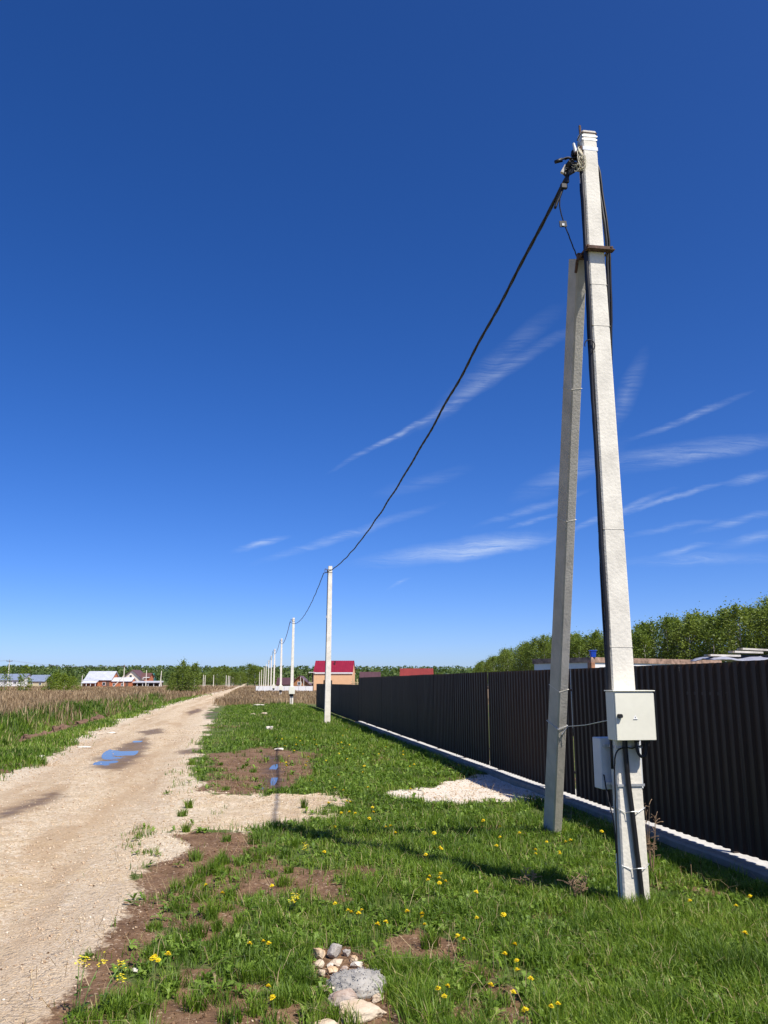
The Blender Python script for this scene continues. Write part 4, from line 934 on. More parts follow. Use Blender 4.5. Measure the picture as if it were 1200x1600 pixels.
# ------------------------------------------------------------------ grass and weeds
def in_view(x, y, m_=1.3):
    return (y > 2.6) & (np.abs(x) < y * .52 + m_)
def scatter(s0, s1, t0, t1, dens, dref, p, seed):
    """points (s, t) whose density falls off with distance from the verge in front of the camera"""
    rg = np.random.default_rng(seed); out = []
    edges = [s0]
    while edges[-1] < s1: edges.append(min(s1, edges[-1] * 1.12 + .05))
    for a_, b_ in zip(edges[:-1], edges[1:]):
        dd = (a_ + b_) / 2; rho = dens * min(1, (dref / dd) ** p); n = int((b_ - a_) * (t1 - t0) * rho)
        out.append(np.stack([rg.uniform(a_, b_, n), rg.uniform(t0, t1, n)], 1))
    q = np.concatenate(out); x, y = to_xy(q[:, 0], q[:, 1]); q = q[in_view(x, y)]
    return q[:, 0], q[:, 1]
def blades(x, y, z, h, w_, lean, rg, curl=.5, rnd=None):
    n = len(x); az = rg.uniform(0, 2 * np.pi, n); wa = az + np.pi / 2 + rg.normal(0, .5, n)
    dx, dy = np.cos(az) * lean * h, np.sin(az) * lean * h; wx, wy = np.cos(wa) * w_ / 2, np.sin(wa) * w_ / 2
    V = np.zeros((n, 5, 3), np.float32)
    V[:, 0] = np.stack([x - wx, y - wy, z - .01], 1); V[:, 1] = np.stack([x + wx, y + wy, z - .01], 1)
    mx, my, mz = x + dx * .38, y + dy * .38, z + h * .58
    V[:, 2] = np.stack([mx + wx * .85, my + wy * .85, mz], 1); V[:, 3] = np.stack([mx - wx * .85, my - wy * .85, mz], 1)
    V[:, 4] = np.stack([x + dx, y + dy, z + h * (1 - curl * np.minimum(lean, 1.2) ** 2 * .45)], 1)
    b0 = np.arange(n)[:, None] * 5
    F = np.concatenate([b0 + np.array([[0, 1, 2]]), b0 + np.array([[0, 2, 3]]), b0 + np.array([[3, 2, 4]])])
    return V.reshape(-1, 3), F, np.repeat(np.clip(rnd, 0, 1), 5)
M['grass'] = leafmat('grass_blades', [(0, (.06, .115, .012)), (.4, (.125, .215, .018)), (.75, (.215, .315, .032)), (.93, (.31, .38, .07)), (1, (.48, .41, .19))], .38, 0)
M['weed'] = leafmat('broad_weed_leaves', [(0, (.07, .135, .014)), (.5, (.16, .26, .032)), (1, (.27, .37, .07))], .32, 0)
M['dry'] = leafmat('dry_grass_stems', [(0, (.17, .11, .06)), (.4, (.29, .20, .11)), (.75, (.40, .29, .165)), (1, (.50, .40, .23))], .25, 0)
def lush(s, t_):
    Zz = zones(s, t_); x, y = to_xy(s, t_)
    g_ = (1 - np.clip(Zz['road'] * 1.15, 0, 1)) * (1 - np.clip(Zz['mud'] * 1.08, 0, 1)) * (1 - Zz['chalk'] ** .5) * (1 - Zz['dry'] * .92) * (1 - .75 * Zz['soil'])
    g_ = g_ * (1 - .8 * Zz['wet'])
    tuft = sst(fbm(x * 2.2, y * 2.2, 95) + .4 * fbm(x * 7, y * 7, 97), .14, .22) * (Zz['mud'] + .6 * Zz['road'] * (np.abs(Zz['d']) < .5)) * (1 - Zz['wet'])
    g_ = np.maximum(g_, tuft * .75)
    patch = .58 + 1.5 * (fbm(x * 1.1, y * 1.1, 51) + .9 * fbm(x * 5, y * 5, 53))
    edge_thin = sst(t_ - np.interp(s, RS, RR) + 1.2 * fbm(x * 1.3, y * 1.3, 59), 0, 2.0) * .72 + .28
    return g_, np.clip(patch, .10, 1.3) * np.where(t_ > -2, edge_thin, 1.0)
# right verge
s, t_ = scatter(2.7, 70, -1.6, 4.35, 11500, 5.2, 1.75, 1)
g_, pt = lush(s, t_); rg = np.random.default_rng(2); k = rg.random(len(s)) < g_ * np.clip(pt * 1.1, 0, 1); s, t_, pt = s[k], t_[k], pt[k]
fsh = t_ > 4.22; s, t_, pt = s[~fsh], t_[~fsh], pt[~fsh]
x, y = to_xy(s, t_); n = len(s); tall = sst(fbm(x * .9, y * .9, 61), .05, .25)
lod = np.clip((s / 6.0) ** .72, 1, 6)
h = .88 * (.045 + .075 * rg.random(n) ** 1.4 + .075 * tall * rg.random(n) + .07 * sst(fbm(x * 3.6, y * 3.6, 69), .02, .2) * rg.random(n)) * (.6 + .55 * pt) * np.clip(s / 14, 1, 1.35)
V, F, rn = blades(x, y, height(s, t_), h, (.0032 + .0032 * rg.random(n)) * lod, rg.uniform(.15, 1.0, n), rg, .5, rg.normal(.45, .2, n) + .7 * fbm(x * 1.5, y * 1.5, 63) + .5 * fbm(x * 6, y * 6, 64) + (rg.random(n) < .07) * .55 - .12 + .3 * fbm(x * .5, y * .5, 65))
print('grass blades', n)
tag(link('grass', np_mesh('grass', V, F, {'rnd': rn}), M['grass']), 'green grass covering the verge between road and fence', 'grass', kind='stuff')
# left verge and ditch
s, t_ = scatter(12, 120, -14.5, -4.0, 800, 17, 1.55, 5)
g_, pt = lush(s, t_); k = rg.random(len(s)) < np.clip(g_ * (.35 + .8 * pt), 0, 1); s, t_, pt = s[k], t_[k], pt[k]; n = len(s); x, y = to_xy(s, t_)
V, F, rn = blades(x, y, height(s, t_), (.05 + .10 * rg.random(n)) * (.6 + .6 * pt) * (1 + .9 * sst(-t_, 7.6, 9)) * np.clip(s / 22, 1, 1.5), (.011 + .009 * rg.random(n)) * np.clip((s / 16) ** .7, 1, 4), rg.uniform(.15, .9, n), rg, .5, rg.normal(.42, .2, n) + .9 * fbm(x * .6, y * .6, 67) - .22 * sst(-t_, 7.6, 9) + (rg.random(n) < .10) * .6)
print('left blades', n)
tag(link('grass', np_mesh('grass', V, F, {'rnd': rn}), M['grass']), 'green grass and weeds along the ditch left of the road', 'grass', kind='stuff')
# dry grass of the left field and behind the verge
def dry_mass(s0, s1, t0, t1, dens, dref, p, seed, label, hmul=1.0):
    s, t_ = scatter(s0, s1, t0, t1, dens, dref, p, seed); Zz = zones(s, t_); rg = np.random.default_rng(seed + 1); x, y = to_xy(s, t_)
    pt = .6 + 1.2 * fbm(x * .3, y * .3, 71)
    k = rg.random(len(s)) < np.clip((Zz['dry'] + .5 * sst(-t_, 6.6, 8.2) * sst(fbm(x * .45, y * .45, 75), -.08, .1)) * (1 - Zz['road']), 0, 1) * np.clip(pt + .3, 0, 1); s, t_, pt, x, y = s[k], t_[k], pt[k], x[k], y[k]; n = len(s)
    h = (.35 + .5 * rg.random(n)) * np.clip(.5 + .6 * pt, .4, 1.3) * hmul
    V, F, rn = blades(x, y, height(s, t_), h, (.010 + .010 * rg.random(n)) * np.clip(s / 30, 1, 6) * 1.4, rg.uniform(.05, .6, n), rg, .3, rg.normal(.45, .25, n) + .7 * fbm(x * .25, y * .25, 73))
    print(label, n)
    tag(link('dry_grass', np_mesh('dry_grass', V, F, {'rnd': rn}), M['dry']), label, 'dry grass', kind='stuff')
dry_mass(24, 260, -90, -6.5, 60, 32, 1.25, 81, 'tall dry brown grass covering the field left of the road')
dry_mass(50, 260, -5.0, 22, 80, 50, 1.2, 91, 'tall dry brown grass behind the verge, before the white fence', .68)
# broad-leaved rosettes in the near verge
s, t_ = scatter(2.8, 26, -1.3, 4.2, 330, 5.5, 1.5, 15); g_, pt = lush(s, t_); rg = np.random.default_rng(16)
k = rg.random(len(s)) < g_ * np.clip(pt * 1.0, 0, 1); s, t_ = s[k], t_[k]; x, y = to_xy(s, t_); n = len(s); z = height(s, t_)
LV = []; LF = []; LR = []; per = 8; off = 0
rep = lambda q: np.repeat(q, per)
xx_, yy_, zz_ = rep(x), rep(y), rep(z); N = n * per; az = rg.uniform(0, 2 * np.pi, N); ln_ = rg.uniform(.035, .095, N) * np.clip(rep(s) / 9, 1, 1.8); up = rg.uniform(.25, 1.25, N); wd = ln_ * rg.uniform(.11, .2, N)
prof = [(0, .25), (.3, .8), (.55, .65), (.78, 1.0), (1.0, .05)]
V = np.zeros((N, 10, 3), np.float32); ca, sa_ = np.cos(az), np.sin(az)
for q, (f, wk) in enumerate(prof):
    rad = ln_ * (np.sin(np.minimum(f * 1.2, 1.3)) if False else f) * np.cos(up) ; zt = zz_ + .012 + ln_ * (f * np.sin(up) - .42 * f * f)
    for sgn, idx in ((-1, 0), (1, 1)):
        V[:, q * 2 + idx] = np.stack([xx_ + ca * rad - sa_ * wd * wk * sgn, yy_ + sa_ * rad + ca * wd * wk * sgn, zt + wd * wk * .35], 1)
b0 = np.arange(N)[:, None] * 10
F = np.concatenate([b0 + np.array([[2 * q, 2 * q + 1, 2 * q + 3, 2 * q + 2]]) for q in range(4)])
print('rosette leaves', N)
tag(link('broadleaf_weeds', np_mesh('broadleaf_weeds', V.reshape(-1, 3), F, {'rnd': np.repeat(np.clip(rg.normal(.5, .22, N), 0, 1), 10)}, True, 4), M['weed']), 'low broad leaved weeds mixed into the green verge', 'weeds', kind='stuff')
# separate tufts that stand up from the thin grass at the road side
rg = np.random.default_rng(44); cen = [gp(u, v) for u, v in ((255, 1490), (275, 1475), (300, 1462), (345, 1480), (362, 1470), (385, 1505), (450, 1560), (468, 1572), (440, 1578), (475, 1550), (330, 1440), (280, 1425), (315, 1408), (275, 1390), (360, 1405), (345, 1365), (375, 1350), (290, 1300), (285, 1275), (295, 1262), (475, 1262), (300, 1195), (320, 1190), (345, 1195), (385, 1195), (395, 1205), (130, 1590), (150, 1600), (170, 1580), (185, 1592), (205, 1575), (120, 1606), (225, 1590), (268, 1545), (310, 1580), (345, 1570), (360, 1600), (400, 1590), (240, 1455), (425, 1445), (445, 1340), (425, 1335), (405, 1345), (460, 1325), (470, 1300))]
s_, t2 = scatter(3.4, 14, -.7, 1.6, 6, 6, .8, 45); Zz = zones(s_, t2); kk = (Zz['road'] < .3) & (Zz['chalk'] < .2) & (rg.random(len(s_)) < .55 + .45 * Zz['mud']); cen += list(zip(*to_xy(s_[kk], t2[kk])))
X = []; 
for (cx, cy) in cen:
    m2 = int(rg.integers(50, 130)); rad = rg.uniform(.03, .075); a2 = rg.uniform(0, 2 * np.pi, m2); r2 = rad * np.sqrt(rg.random(m2)); hh = rg.uniform(.07, .15)
    X.append(np.stack([cx + np.cos(a2) * r2, cy + np.sin(a2) * r2, hh * rg.uniform(.5, 1.15, m2), np.clip(rg.normal(.42, .16, m2) + rg.normal(0, .1), 0, 1)], 1))
X = np.concatenate(X); s_, t2 = to_st(X[:, 0], X[:, 1]); n = len(X)
V, F, rn = blades(X[:, 0], X[:, 1], height(s_, t2), X[:, 2], rg.uniform(.0035, .0065, n) * np.clip((s_ / 6) ** .6, 1, 3), rg.uniform(.15, .95, n), rg, .5, X[:, 3])
tag(link('grass_tufts', np_mesh('grass_tufts', V, F, {'rnd': rn}), M['grass']), 'tufts of taller grass standing up along the muddy road side', 'grass', kind='stuff')
# dead straws
s, t_ = scatter(3, 16, -1.2, 4.2, 55, 6, 1.2, 19); g_, pt = lush(s, t_); x, y = to_xy(s, t_); n = len(s); rg = np.random.default_rng(18)
V, F, rn = blades(x, y, height(s, t_) + .015, rg.uniform(.05, .17, n), rg.uniform(.0025, .004, n), rg.uniform(.8, 2.2, n), rg, .6, rg.uniform(.4, 1, n))
tag(link('dead_straw', np_mesh('dead_straw', V, F, {'rnd': rn}), M['dry']), 'pale dead straws scattered through the verge', 'straw', kind='stuff')

# ------------------------------------------------------------------ dandelions
M['petal'] = plain('dandelion_yellow', (.86, .66, .012), .7, .12, 60); M['stem'] = plain('flower_stem', (.16, .22, .06), .6, .2)
def dandelion_meshes(seed):
    rr = random.Random(seed); mb = MB(); R0 = .019
    for ring, (n, rad, lift) in enumerate(((14, 1.0, .002), (12, .8, .006), (9, .55, .010), (5, .28, .012))):
        for k in range(n):
            a_ = 2 * math.pi * (k + .5 * (ring % 2)) / n + rr.uniform(-.1, .1); r_ = R0 * rad * rr.uniform(.88, 1.1); hw = R0 * .17
            c, s_ = math.cos(a_), math.sin(a_); z = lift + rr.uniform(-.002, .002)
            mb.add([(0, 0, lift * .3), (c * r_ * .6 - s_ * hw, s_ * r_ * .6 + c * hw, z * 1.2), (c * r_, s_ * r_, z), (c * r_ * .6 + s_ * hw, s_ * r_ * .6 - c * hw, z * 1.2)], [(0, 1, 2, 3)])
    head = mb.mesh('flower_head')
    bx_, by_ = rr.uniform(-.03, .03), rr.uniform(-.03, .03)
    stem = MB().tube([(bx_, by_, -.16), (bx_ * .5, by_ * .4, -.07), (0, 0, 0)], [.0024, .0022, .0022], 5).tube([(0, 0, -.006), (0, 0, .003)], [.004, .009], 7).mesh('stem')
    return head, stem
dm_ = [dandelion_meshes(k) for k in range(5)]
zb_ = (400, 1180)
raw = [(295,262),(320,215),(350,212),(372,215),(437,195),(440,213),(425,238),(487,265),(505,262),(523,290),(256,366),(668,290),(668,345),(695,350),(690,344),(637,375),(852,240),(915,263),(995,258),(988,290),(915,308),(902,338),(1090,328),(1162,328),(1180,322),(1140,372),(1048,357),
       (650,455),(692,447),(687,460),(688,477),(710,470),(645,470),(825,512),(60,485),(297,550),(345,575),(357,583),(385,582),(397,575),(567,582),(623,590),(622,600),(486,613),(455,632),(632,630),(828,602),(928,595),(756,673),(780,691),(970,715),(933,752),(978,781),(980,812),(1030,836),(880,863),(965,893),
       (718,874),(682,884),(706,915),(1132,933),(1107,942),(1010,957),(28,695),(48,703),(45,880),(62,915),(295,122),(327,130),(272,177),(340,175),(353,178),(420,125),(400,66),(207,100),(580,132),(310,75)]
fl = [(zb_[0] + a_ / 2.4, zb_[1] + b_ / 2.4) for a_, b_ in raw]
fl += [(322, 1383), (347, 1400), (425, 1382), (242, 1497), (247, 1501), (239, 1500), (262, 1492), (390, 1475), (1078, 1409), (1172, 1403), (1150, 1416), (1164, 1461), (837, 1334), (940, 1298), (874, 1334)]
rr = random.Random(12)
for k in range(46): fl.append((rr.uniform(430, 720), rr.uniform(1138, 1200)))
zone_names = [(lambda u, v: u < 300, 'yellow dandelion on bare soil near the yellow cress, bottom left', 'dandelions by the cress'),
              (lambda u, v: v < 1200, 'tiny far yellow dandelion in the grass towards the second pole', 'dandelions towards the second pole'),
              (lambda u, v: v < 1310 and u < 640, 'yellow dandelion in the grass between gravel patch and chalk patch', 'dandelions between gravel and chalk patches'),
              (lambda u, v: u > 1020, 'yellow dandelion in the grass right of the nearest pole', 'dandelions right of the nearest pole'),
              (lambda u, v: v < 1345 and u >= 640, 'yellow dandelion in the grass around the foot of the brace', 'dandelions around the brace'),
              (lambda u, v: u < 500, 'yellow dandelion at the ragged grass edge beside the muddy road side', 'dandelions at the grass edge'),
              (lambda u, v: v < 1470, 'yellow dandelion in the mid verge between stone heap and pole shadow', 'dandelions in the mid verge'),
              (lambda u, v: True, 'yellow dandelion in the foreground grass right of the stone heap', 'dandelions right of the stone heap')]
members = {}
for k, (u, v) in enumerate(fl):
    q = next(i for i, z_ in enumerate(zone_names) if z_[0](u, v)); members.setdefault(q, []).append((u, k))
place = {}
ORD = 'first second third fourth fifth sixth seventh eighth ninth tenth eleventh twelfth thirteenth fourteenth fifteenth sixteenth seventeenth eighteenth nineteenth twentieth'.split() + ['%d%s' % (i, {1: 'st', 2: 'nd', 3: 'rd'}.get(i % 10, 'th')) for i in range(21, 60)]
for q, l in members.items():
    for i, (u, k) in enumerate(sorted(l)): place[k] = (q, i, len(l))
for k, (u, v) in enumerate(fl):
    q_, i_, n_ = place[k]; lab, grp = zone_names[q_][1:]
    lab = lab if n_ > 40 else 'yellow dandelion, %s from left of the %s' % (ORD[i_], grp)
    z = rr.uniform(.09, .14); x, y = gp(u, v, z)
    d = math.hypot(x, y); o = empty('dandelion', (x, y, z + hz(x, y)), rr.uniform(0, 6.28)); tag(o, lab, 'dandelion', grp)
    sc_ = rr.uniform(.85, 1.2) * (1.0 if d < 9 else 1.25); o.scale = (sc_, sc_, sc_); q = dm_[k % 5]
    tl = link('flower_head', q[0], M['petal'], o); tl.rotation_euler = (rr.uniform(-.35, .5), rr.uniform(-.35, .35), 0); link('stem', q[1], M['stem'], o)
# yellow cress: branching stems with clusters of small flowers
M['cress'] = plain('cress_yellow', (.80, .66, .02), .7, .15, 60)
def cress(u, v, h, n, seed, label):
    x, y = gp(u, v); rr = random.Random(seed); o = empty('yellow_cress', (x, y, hz(x, y))); tag(o, label, 'wild flower', 'yellow cress plants')
    st = MB(); fmb = MB(); lf = MB()
    for k in range(n):
        a_ = rr.uniform(0, 6.28); rd = rr.uniform(.03, .16) * h / .3; tp = Vector((math.cos(a_) * rd, math.sin(a_) * rd, h * rr.uniform(.65, 1.05)))
        st.tube([(math.cos(a_) * .01, math.sin(a_) * .01, -.03), tp * .5 + Vector((0, 0, .02)), tp], [.004, .003, .002], 5)
        for q in range(16):
            c = tp + Vector((rr.gauss(0, .013), rr.gauss(0, .013), rr.gauss(-.004, .012)))
            for p_ in range(4):
                b_ = p_ * math.pi / 2 + rr.random(); e = Vector((math.cos(b_), math.sin(b_), .2)) * .0075; f_ = Vector((-e.y, e.x, 0)) * .55
                fmb.add([c, c + e * .6 + f_, c + e, c + e * .6 - f_], [(0, 1, 2, 3)])
        for q in range(7):
            f = rr.uniform(.05, .8); c = tp * f; b_ = rr.uniform(0, 6.28); e = Vector((math.cos(b_), math.sin(b_), rr.uniform(-.1, .6))) * rr.uniform(.03, .07) * (1.2 - f); g_ = Vector((-e.y, e.x, 0)) * .28
            lf.add([c, c + e * .5 + g_, c + e, c + e * .5 - g_], [(0, 1, 2, 3)])
    st.build('stem', M['stem'], o, True); fmb.build('flower_cluster', M['cress'], o)['kind'] = 'stuff'; lf.build('leaves', M['weed'], o)['kind'] = 'stuff'
cress(118, 1596, .27, 3, 1, 'large yellow flowering cress at the bottom left road edge'); cress(148, 1584, .27, 2, 2, 'yellow flowering cress just right of the large one'); cress(458, 1425, .12, 3, 3, 'small lone yellow cress in the grass, centre left'); cress(476, 1338, .12, 2, 4, 'tiny yellow cress by the tip of the pole shadow')
# dead weed stalk at the right of the nearest pole, and dry stalks in its shadow
def dead_weed(x, y, h, seed, label):
    rr = random.Random(seed); o = empty('dead_weed', (x, y, 0)); tag(o, label, 'dead weed'); mb = MB(); tw = MB()
    for k in range(6):
        a_ = rr.uniform(0, 6.28); tp = Vector((math.cos(a_) * .07, math.sin(a_) * .05, h * rr.uniform(.6, 1.0)))
        mb.tube([(0, 0, -.02), tp * .5 + Vector((rr.uniform(-.02, .02), 0, 0)), tp], [.004, .003, .0015], 5)
        for q in range(9):
            f = rr.uniform(.35, 1); c = tp * f; e = Vector((rr.gauss(0, .04), rr.gauss(0, .04), rr.uniform(.01, .06))); tw.tube([c, c + e * .6, c + e + Vector((0, 0, -.01))], [.0025, .002, .0045], 4)
    st = MB
    mb.build('stalk', M['dry_stalk'], o); tw.build('twigs', M['dry_stalk'], o)['kind'] = 'stuff'
M['dry_stalk'] = plain('dead_stalk', (.26, .17, .10), .8, .2, 20)
dead_weed(*gp(1020, 1372), .62, 4, 'tall dead brown weed right behind the foot of the nearest pole')
dead_weed(*gp(905, 1412), .20, 6, 'low dead weed in the shadow left of the nearest pole')
dead_weed(*gp(822, 1395), .16, 8, 'small dead weed in the middle of the pole shadow')

# ------------------------------------------------------------------ stones
def rockmat(name, stops, sp=.5):
    m, t, b = material(name); v = objco(t); n = t.noise(v, 7, 6, .65); f = t.noise(v, 60, 4, .6)
    c = t.ramp(n, stops); t.put(b.inputs['Base Color'], t.mix(t.math('MULTIPLY', t.sstep(f, .55, .7), .3), c, (.32, .24, .17)))
    b.inputs['Roughness'].default_value = .9; b.inputs['Specular IOR Level'].default_value = .2; t.put(b.inputs['Normal'], t.bump(t.math('ADD', f, n), .4, .008)); return m
M['lime'] = rockmat('limestone_cream', [(.3, (.40, .29, .18)), (.5, (.54, .44, .32)), (.7, (.60, .53, .42))])
M['tan'] = rockmat('limestone_tan', [(.3, (.36, .22, .12)), (.5, (.56, .40, .24)), (.68, (.64, .55, .42))])
M['greyrock'] = rockmat('grey_rock', [(.3, (.27, .24, .21)), (.6, (.42, .39, .35)), (.75, (.5, .46, .4))])
M['rustrock'] = rockmat('rust_rock', [(.35, (.22, .12, .075)), (.5, (.44, .36, .29)), (.7, (.5, .44, .38))])
M['pale'] = rockmat('pale_chalk_rock', [(.3, (.50, .44, .35)), (.6, (.66, .61, .52)), (.8, (.74, .70, .62))])
def rock_mesh(seed, dims, cuts=14, sub=4, rough=.05):
    rr = random.Random(seed); bm = bmesh.new(); bmesh.ops.create_icosphere(bm, subdivisions=sub, radius=1)
    pl = [(Vector((rr.gauss(0, 1), rr.gauss(0, 1), rr.gauss(0, 1))).normalized(), rr.uniform(.5, .82)) for _ in range(cuts)] + [(Vector((rr.uniform(-.2, .2), rr.uniform(-.2, .2), 1)).normalized(), .6)]
    for v in bm.verts:
        for nrm, d in pl:
            k = v.co.dot(nrm)
            if k > d: v.co -= nrm * (k - d) * .93
        v.co += v.co.normalized() * (mnoise.fractal(v.co * 2.2 + Vector((seed, 0, 0)), 1, 2, 4) * rough * 1.6)
        v.co = Vector((v.co.x * dims[0] / 2, v.co.y * dims[1] / 2, v.co.z * dims[2] / 2))
    me = bpy.data.meshes.new('stone'); bm.to_mesh(me); bm.free(); return me
def stone(u, v, dims, mat, seed, label, rz=0.0, lift=.3, tilt=0.0, group='stones of the heap'):
    x, y = gp(u, v); o = link('stone', rock_mesh(seed, dims), M[mat]); o.location = (x, y, hz(x, y) + dims[2] * lift); o.rotation_euler = (tilt, tilt * .6, rz); tag(o, label, 'stone', group); return o
stone(566, 1594, (.33, .17, .13), 'lime', 5, 'large cream slab at the bottom of the stone heap', .15, .16, .06)
stone(538, 1578, (.24, .15, .14), 'rustrock', 6, 'rust stained stone leaning behind the large cream slab', -.2, .18, .12)
stone(505, 1612, (.20, .12, .06), 'lime', 7, 'flat pale stone at the bottom edge, left of the slab', .4)
stone(498, 1500, (.085, .09, .10), 'tan', 8, 'rounded tan stone at the upper left of the heap', .3)
stone(524, 1497, (.12, .09, .11), 'greyrock', 9, 'grey stone, tallest at the top of the heap', .8, .4, .3)
stone(496, 1512, (.09, .08, .06), 'lime', 10, 'cream stone below the rounded tan one', 1.0)
stone(526, 1508, (.10, .08, .05), 'lime', 11, 'pale flat stone below the tall grey one', .1)
stone(519, 1523, (.10, .07, .06), 'tan', 12, 'tan stone in the middle of the heap', .6)
stone(553, 1503, (.07, .06, .05), 'tan', 13, 'small tan stone at the upper right of the heap', .2)
stone(558, 1514, (.085, .06, .055), 'pale', 14, 'white stone at the right of the heap', .5)
stone(541, 1493, (.07, .06, .06), 'greyrock', 15, 'small grey stone behind the tall grey one', 1.5)
stone(503, 1526, (.08, .06, .045), 'lime', 16, 'small cream stone at the left foot of the heap', 2.0)
stone(538, 1520, (.055, .05, .04), 'rustrock', 17, 'small rusty stone between tan and white ones', 2.4)
stone(512, 1556, (.16, .11, .05), 'lime', 18, 'flat pale stone left of the grey gravel mound', .3)
stone(590, 1566, (.10, .08, .05), 'lime', 19, 'pale stone half hidden right below the gravel mound', 1.2)
stone(517, 1512, (.05, .05, .04), 'pale', 26, 'smallest white chip inside the stone heap', .9)
stone(213, 1518, (.055, .045, .04), 'pale', 20, 'small white stone on bare soil near the bottom left', .2, group='stones on the verge')
stone(435, 1173, (.26, .2, .10), 'pale', 21, 'white stone beside the far muddy puddle', .2, group='stones on the verge')
stone(405, 1103.5, (.8, .45, .24), 'pale', 22, 'long white stone at the dry grass edge', .2, group='stones on the verge')
stone(413, 1117, (.55, .4, .22), 'lime', 23, 'cream stone in the far verge, nearer than the long white one', .9, group='stones on the verge')
stone(420, 1140, (.36, .3, .2), 'pale', 24, 'white stone midway up the far verge', .1, group='stones on the verge')
stone(395, 1117, (.3, .25, .15), 'lime', 25, 'low cream stone left of the cream stone in the far verge', .5, group='stones on the verge')
for k, (u, v, l, lab) in enumerate(((131, 1167, .42, 'pale flat stone on the left road edge nearest the puddle'), (155, 1147, .3, 'pale flat stone on the left road edge, second from the puddle'), (174, 1145, .42, 'pale flat stone on the left road edge, right of the second'), (230, 1123, .45, 'farthest pale stone on the left road edge'), (62, 1182, .28, 'pale stone in the grass left of the road'))):
    stone(u, v, (l, l * .6, .10), 'lime' if k % 2 else 'pale', 40 + k, lab, .3 * k, .12, group='stones on the left road edge')
# mound of grey gravel
gx, gy = gp(557, 1548); n = 60
bm = bmesh.new(); bmesh.ops.create_icosphere(bm, subdivisions=5, radius=1)
for v in bm.verts:
    v.co.z = max(v.co.z, -.25); q = mnoise.fractal(v.co * 3.5, 1, 2, 5) * .22; f_ = mnoise.noise(v.co * 17) * .006 + mnoise.noise(v.co * 34) * .004; v.co = Vector((v.co.x * (.17 + .06 * q + f_), v.co.y * (.15 + .06 * q + f_), v.co.z * .085 * (1 + q) + abs(q) * .02 + f_))
me = bpy.data.meshes.new('mound'); bm.to_mesh(me); bm.free(); me.polygons.foreach_set('use_smooth', [True] * len(me.polygons))
M['greygravel'] = rockmat('grey_gravel', [(.3, (.22, .205, .18)), (.5, (.31, .295, .265)), (.7, (.40, .38, .345))])
gh = empty('gravel_mound', (gx, gy, hz(gx, gy))); tag(gh, 'rounded mound of grey gravel between the stones', 'gravel mound'); link('mound', me, M['greygravel'], gh)
def chips(pts, sizes, rg, flat=.7):
    """low angular chips: deformed octahedra joined into one mesh"""
    n = len(pts); base = np.array([(1, 0, 0), (0, 1, 0), (-1, 0, 0), (0, -1, 0), (0, 0, 1), (0, 0, -1)], float)
    V = base[None] * rg.uniform(.55, 1.2, (n, 6, 1)) + rg.normal(0, .16, (n, 6, 3)); V[:, :, 2] *= flat
    az = rg.uniform(0, 2 * np.pi, n); c, s_ = np.cos(az)[:, None], np.sin(az)[:, None]
    X = V[:, :, 0] * c - V[:, :, 1] * s_; Yv = V[:, :, 0] * s_ + V[:, :, 1] * c; V[:, :, 0], V[:, :, 1] = X, Yv
    V = V * sizes[:, None, None] + pts[:, None, :]
    f = np.array([(0, 1, 4), (1, 2, 4), (2, 3, 4), (3, 0, 4), (1, 0, 5), (2, 1, 5), (3, 2, 5), (0, 3, 5)])
    F = (np.arange(n)[:, None, None] * 6 + f[None]).reshape(-1, 3)
    return V.reshape(-1, 3), F
rg = np.random.default_rng(5); co = np.array([v.co[:] for v in me.vertices]); co = co[co[:, 2] > -.02]
pk = co[rg.integers(0, len(co), 1500)] + rg.normal(0, .004, (1500, 3)); V, F = chips(pk, rg.uniform(.002, .0062, 1500), rg)
o = link('gravel_chips', np_mesh('gravel_chips', V, F, {'rnd': np.repeat(rg.random(1500), 6)}), None, gh); o['kind'] = 'stuff'
gm_, t, b = material('gravel_chip'); t.put(b.inputs['Base Color'], t.ramp(t.attr('rnd'), [(0, (.22, .215, .21)), (.6, (.31, .305, .295)), (1, (.42, .41, .39))])); b.inputs['Roughness'].default_value = .9; o.data.materials.append(gm_)
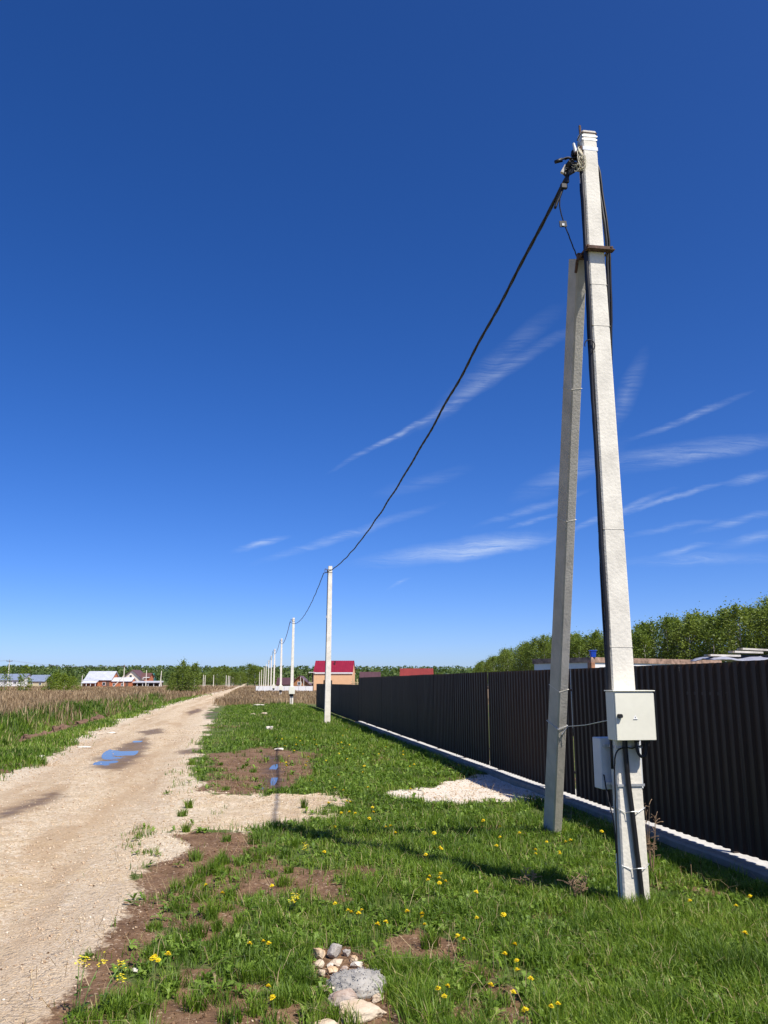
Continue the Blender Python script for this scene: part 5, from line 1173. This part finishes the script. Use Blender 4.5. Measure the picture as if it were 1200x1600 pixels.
# loose limestone chips on the road and patches
def lay_gravel(label, s0, s1, t0, t1, dens, dref, p, seed, key, smin, smax, mat='chip', nm='gravel', amt=.25):
    s, t_ = scatter(s0, s1, t0, t1, dens, dref, p, seed); Zz = zones(s, t_); rg = np.random.default_rng(seed)
    pr = np.maximum(Zz['road'] * (.55 + .45 * (np.abs(Zz['d']) < .5)), Zz['chalk']) if key == 'road' else Zz[key] * amt * (1 - .97 * np.clip(Zz['road'] * 1.2, 0, 1) if key == 'mud' and mat == 'crumb' else 1)
    x, y = to_xy(s, t_); pr = pr * np.clip(.5 + 1.6 * fbm(x * .8, y * .8, 87), .05, 1) * (1 - Zz['wet'])
    k = rg.random(len(s)) < pr; s, t_, x, y = s[k], t_[k], x[k], y[k]; n = len(s)
    sz = (smin + (smax - smin) * rg.random(n) ** 4) * np.clip((s / 6) ** .45, 1, 2.2)
    V, F = chips(np.stack([x, y, height(s, t_) + sz * .15], 1), sz, rg)
    print(label, n); o = link(nm, np_mesh(nm, V, F, {'rnd': np.repeat(rg.random(n), 6)}), M[mat]); tag(o, label, nm.replace('_', ' '), kind='stuff')
m_, t, b = material('limestone_chip'); t.put(b.inputs['Base Color'], t.ramp(t.attr('rnd'), [(0, (.32, .22, .14)), (.35, (.48, .35, .225)), (.75, (.57, .44, .295)), (.95, (.64, .53, .385)), (1, (.70, .62, .5))])); b.inputs['Roughness'].default_value = .92; b.inputs['Specular IOR Level'].default_value = .2; M['chip'] = m_
lay_gravel('loose crushed limestone lying on the road and gravel patches', 3.2, 34, -5.2, 4.3, 4200, 5.0, 1.6, 31, 'road', .003, .015)
lay_gravel('scattered limestone chips on the bare brown soil', 3.2, 20, -1.6, 2.2, 700, 5.0, 1.3, 37, 'mud', .002, .009)
m_, t, b = material('soil_crumb'); t.put(b.inputs['Base Color'], t.ramp(t.attr('rnd'), [(0, (.085, .046, .024)), (.5, (.165, .097, .054)), (1, (.26, .165, .095))])); b.inputs['Roughness'].default_value = .95; b.inputs['Specular IOR Level'].default_value = .1; M['crumb'] = m_
lay_gravel('loose crumbs of brown soil on the bare patches', 3.2, 20, -1.8, 2.4, 3800, 5.0, 1.5, 39, 'mud', .003, .017, 'crumb', 'soil_crumbs', .7)
# clods of dug soil on the ditch's far bank
M['clod'] = plain('dug_soil', (.17, .10, .065), .95, .35, 5, bump=.6)
for k, (u, v, l, lab) in enumerate(((52, 1148, 1.15, 'brown soil clod on the ditch bank, nearest the left edge'), (72, 1144, .8, 'brown soil clod right of the nearest one'), (98, 1136, 1.5, 'broad brown soil clod in the middle of the ditch bank'), (129, 1129, 1.3, 'brown soil clod, second from the right on the ditch bank'), (155, 1123, 1.2, 'rightmost brown soil clod on the ditch bank'))):
    x, y = gp(u, v); o = link('soil_clod', rock_mesh(60 + k, (l * .68, l * .6, l * .62), 5, 4, .2), M['clod']); o.location = (x, y, hz(x, y) + .16); tag(o, lab, 'soil clod', 'soil clods on the ditch bank')
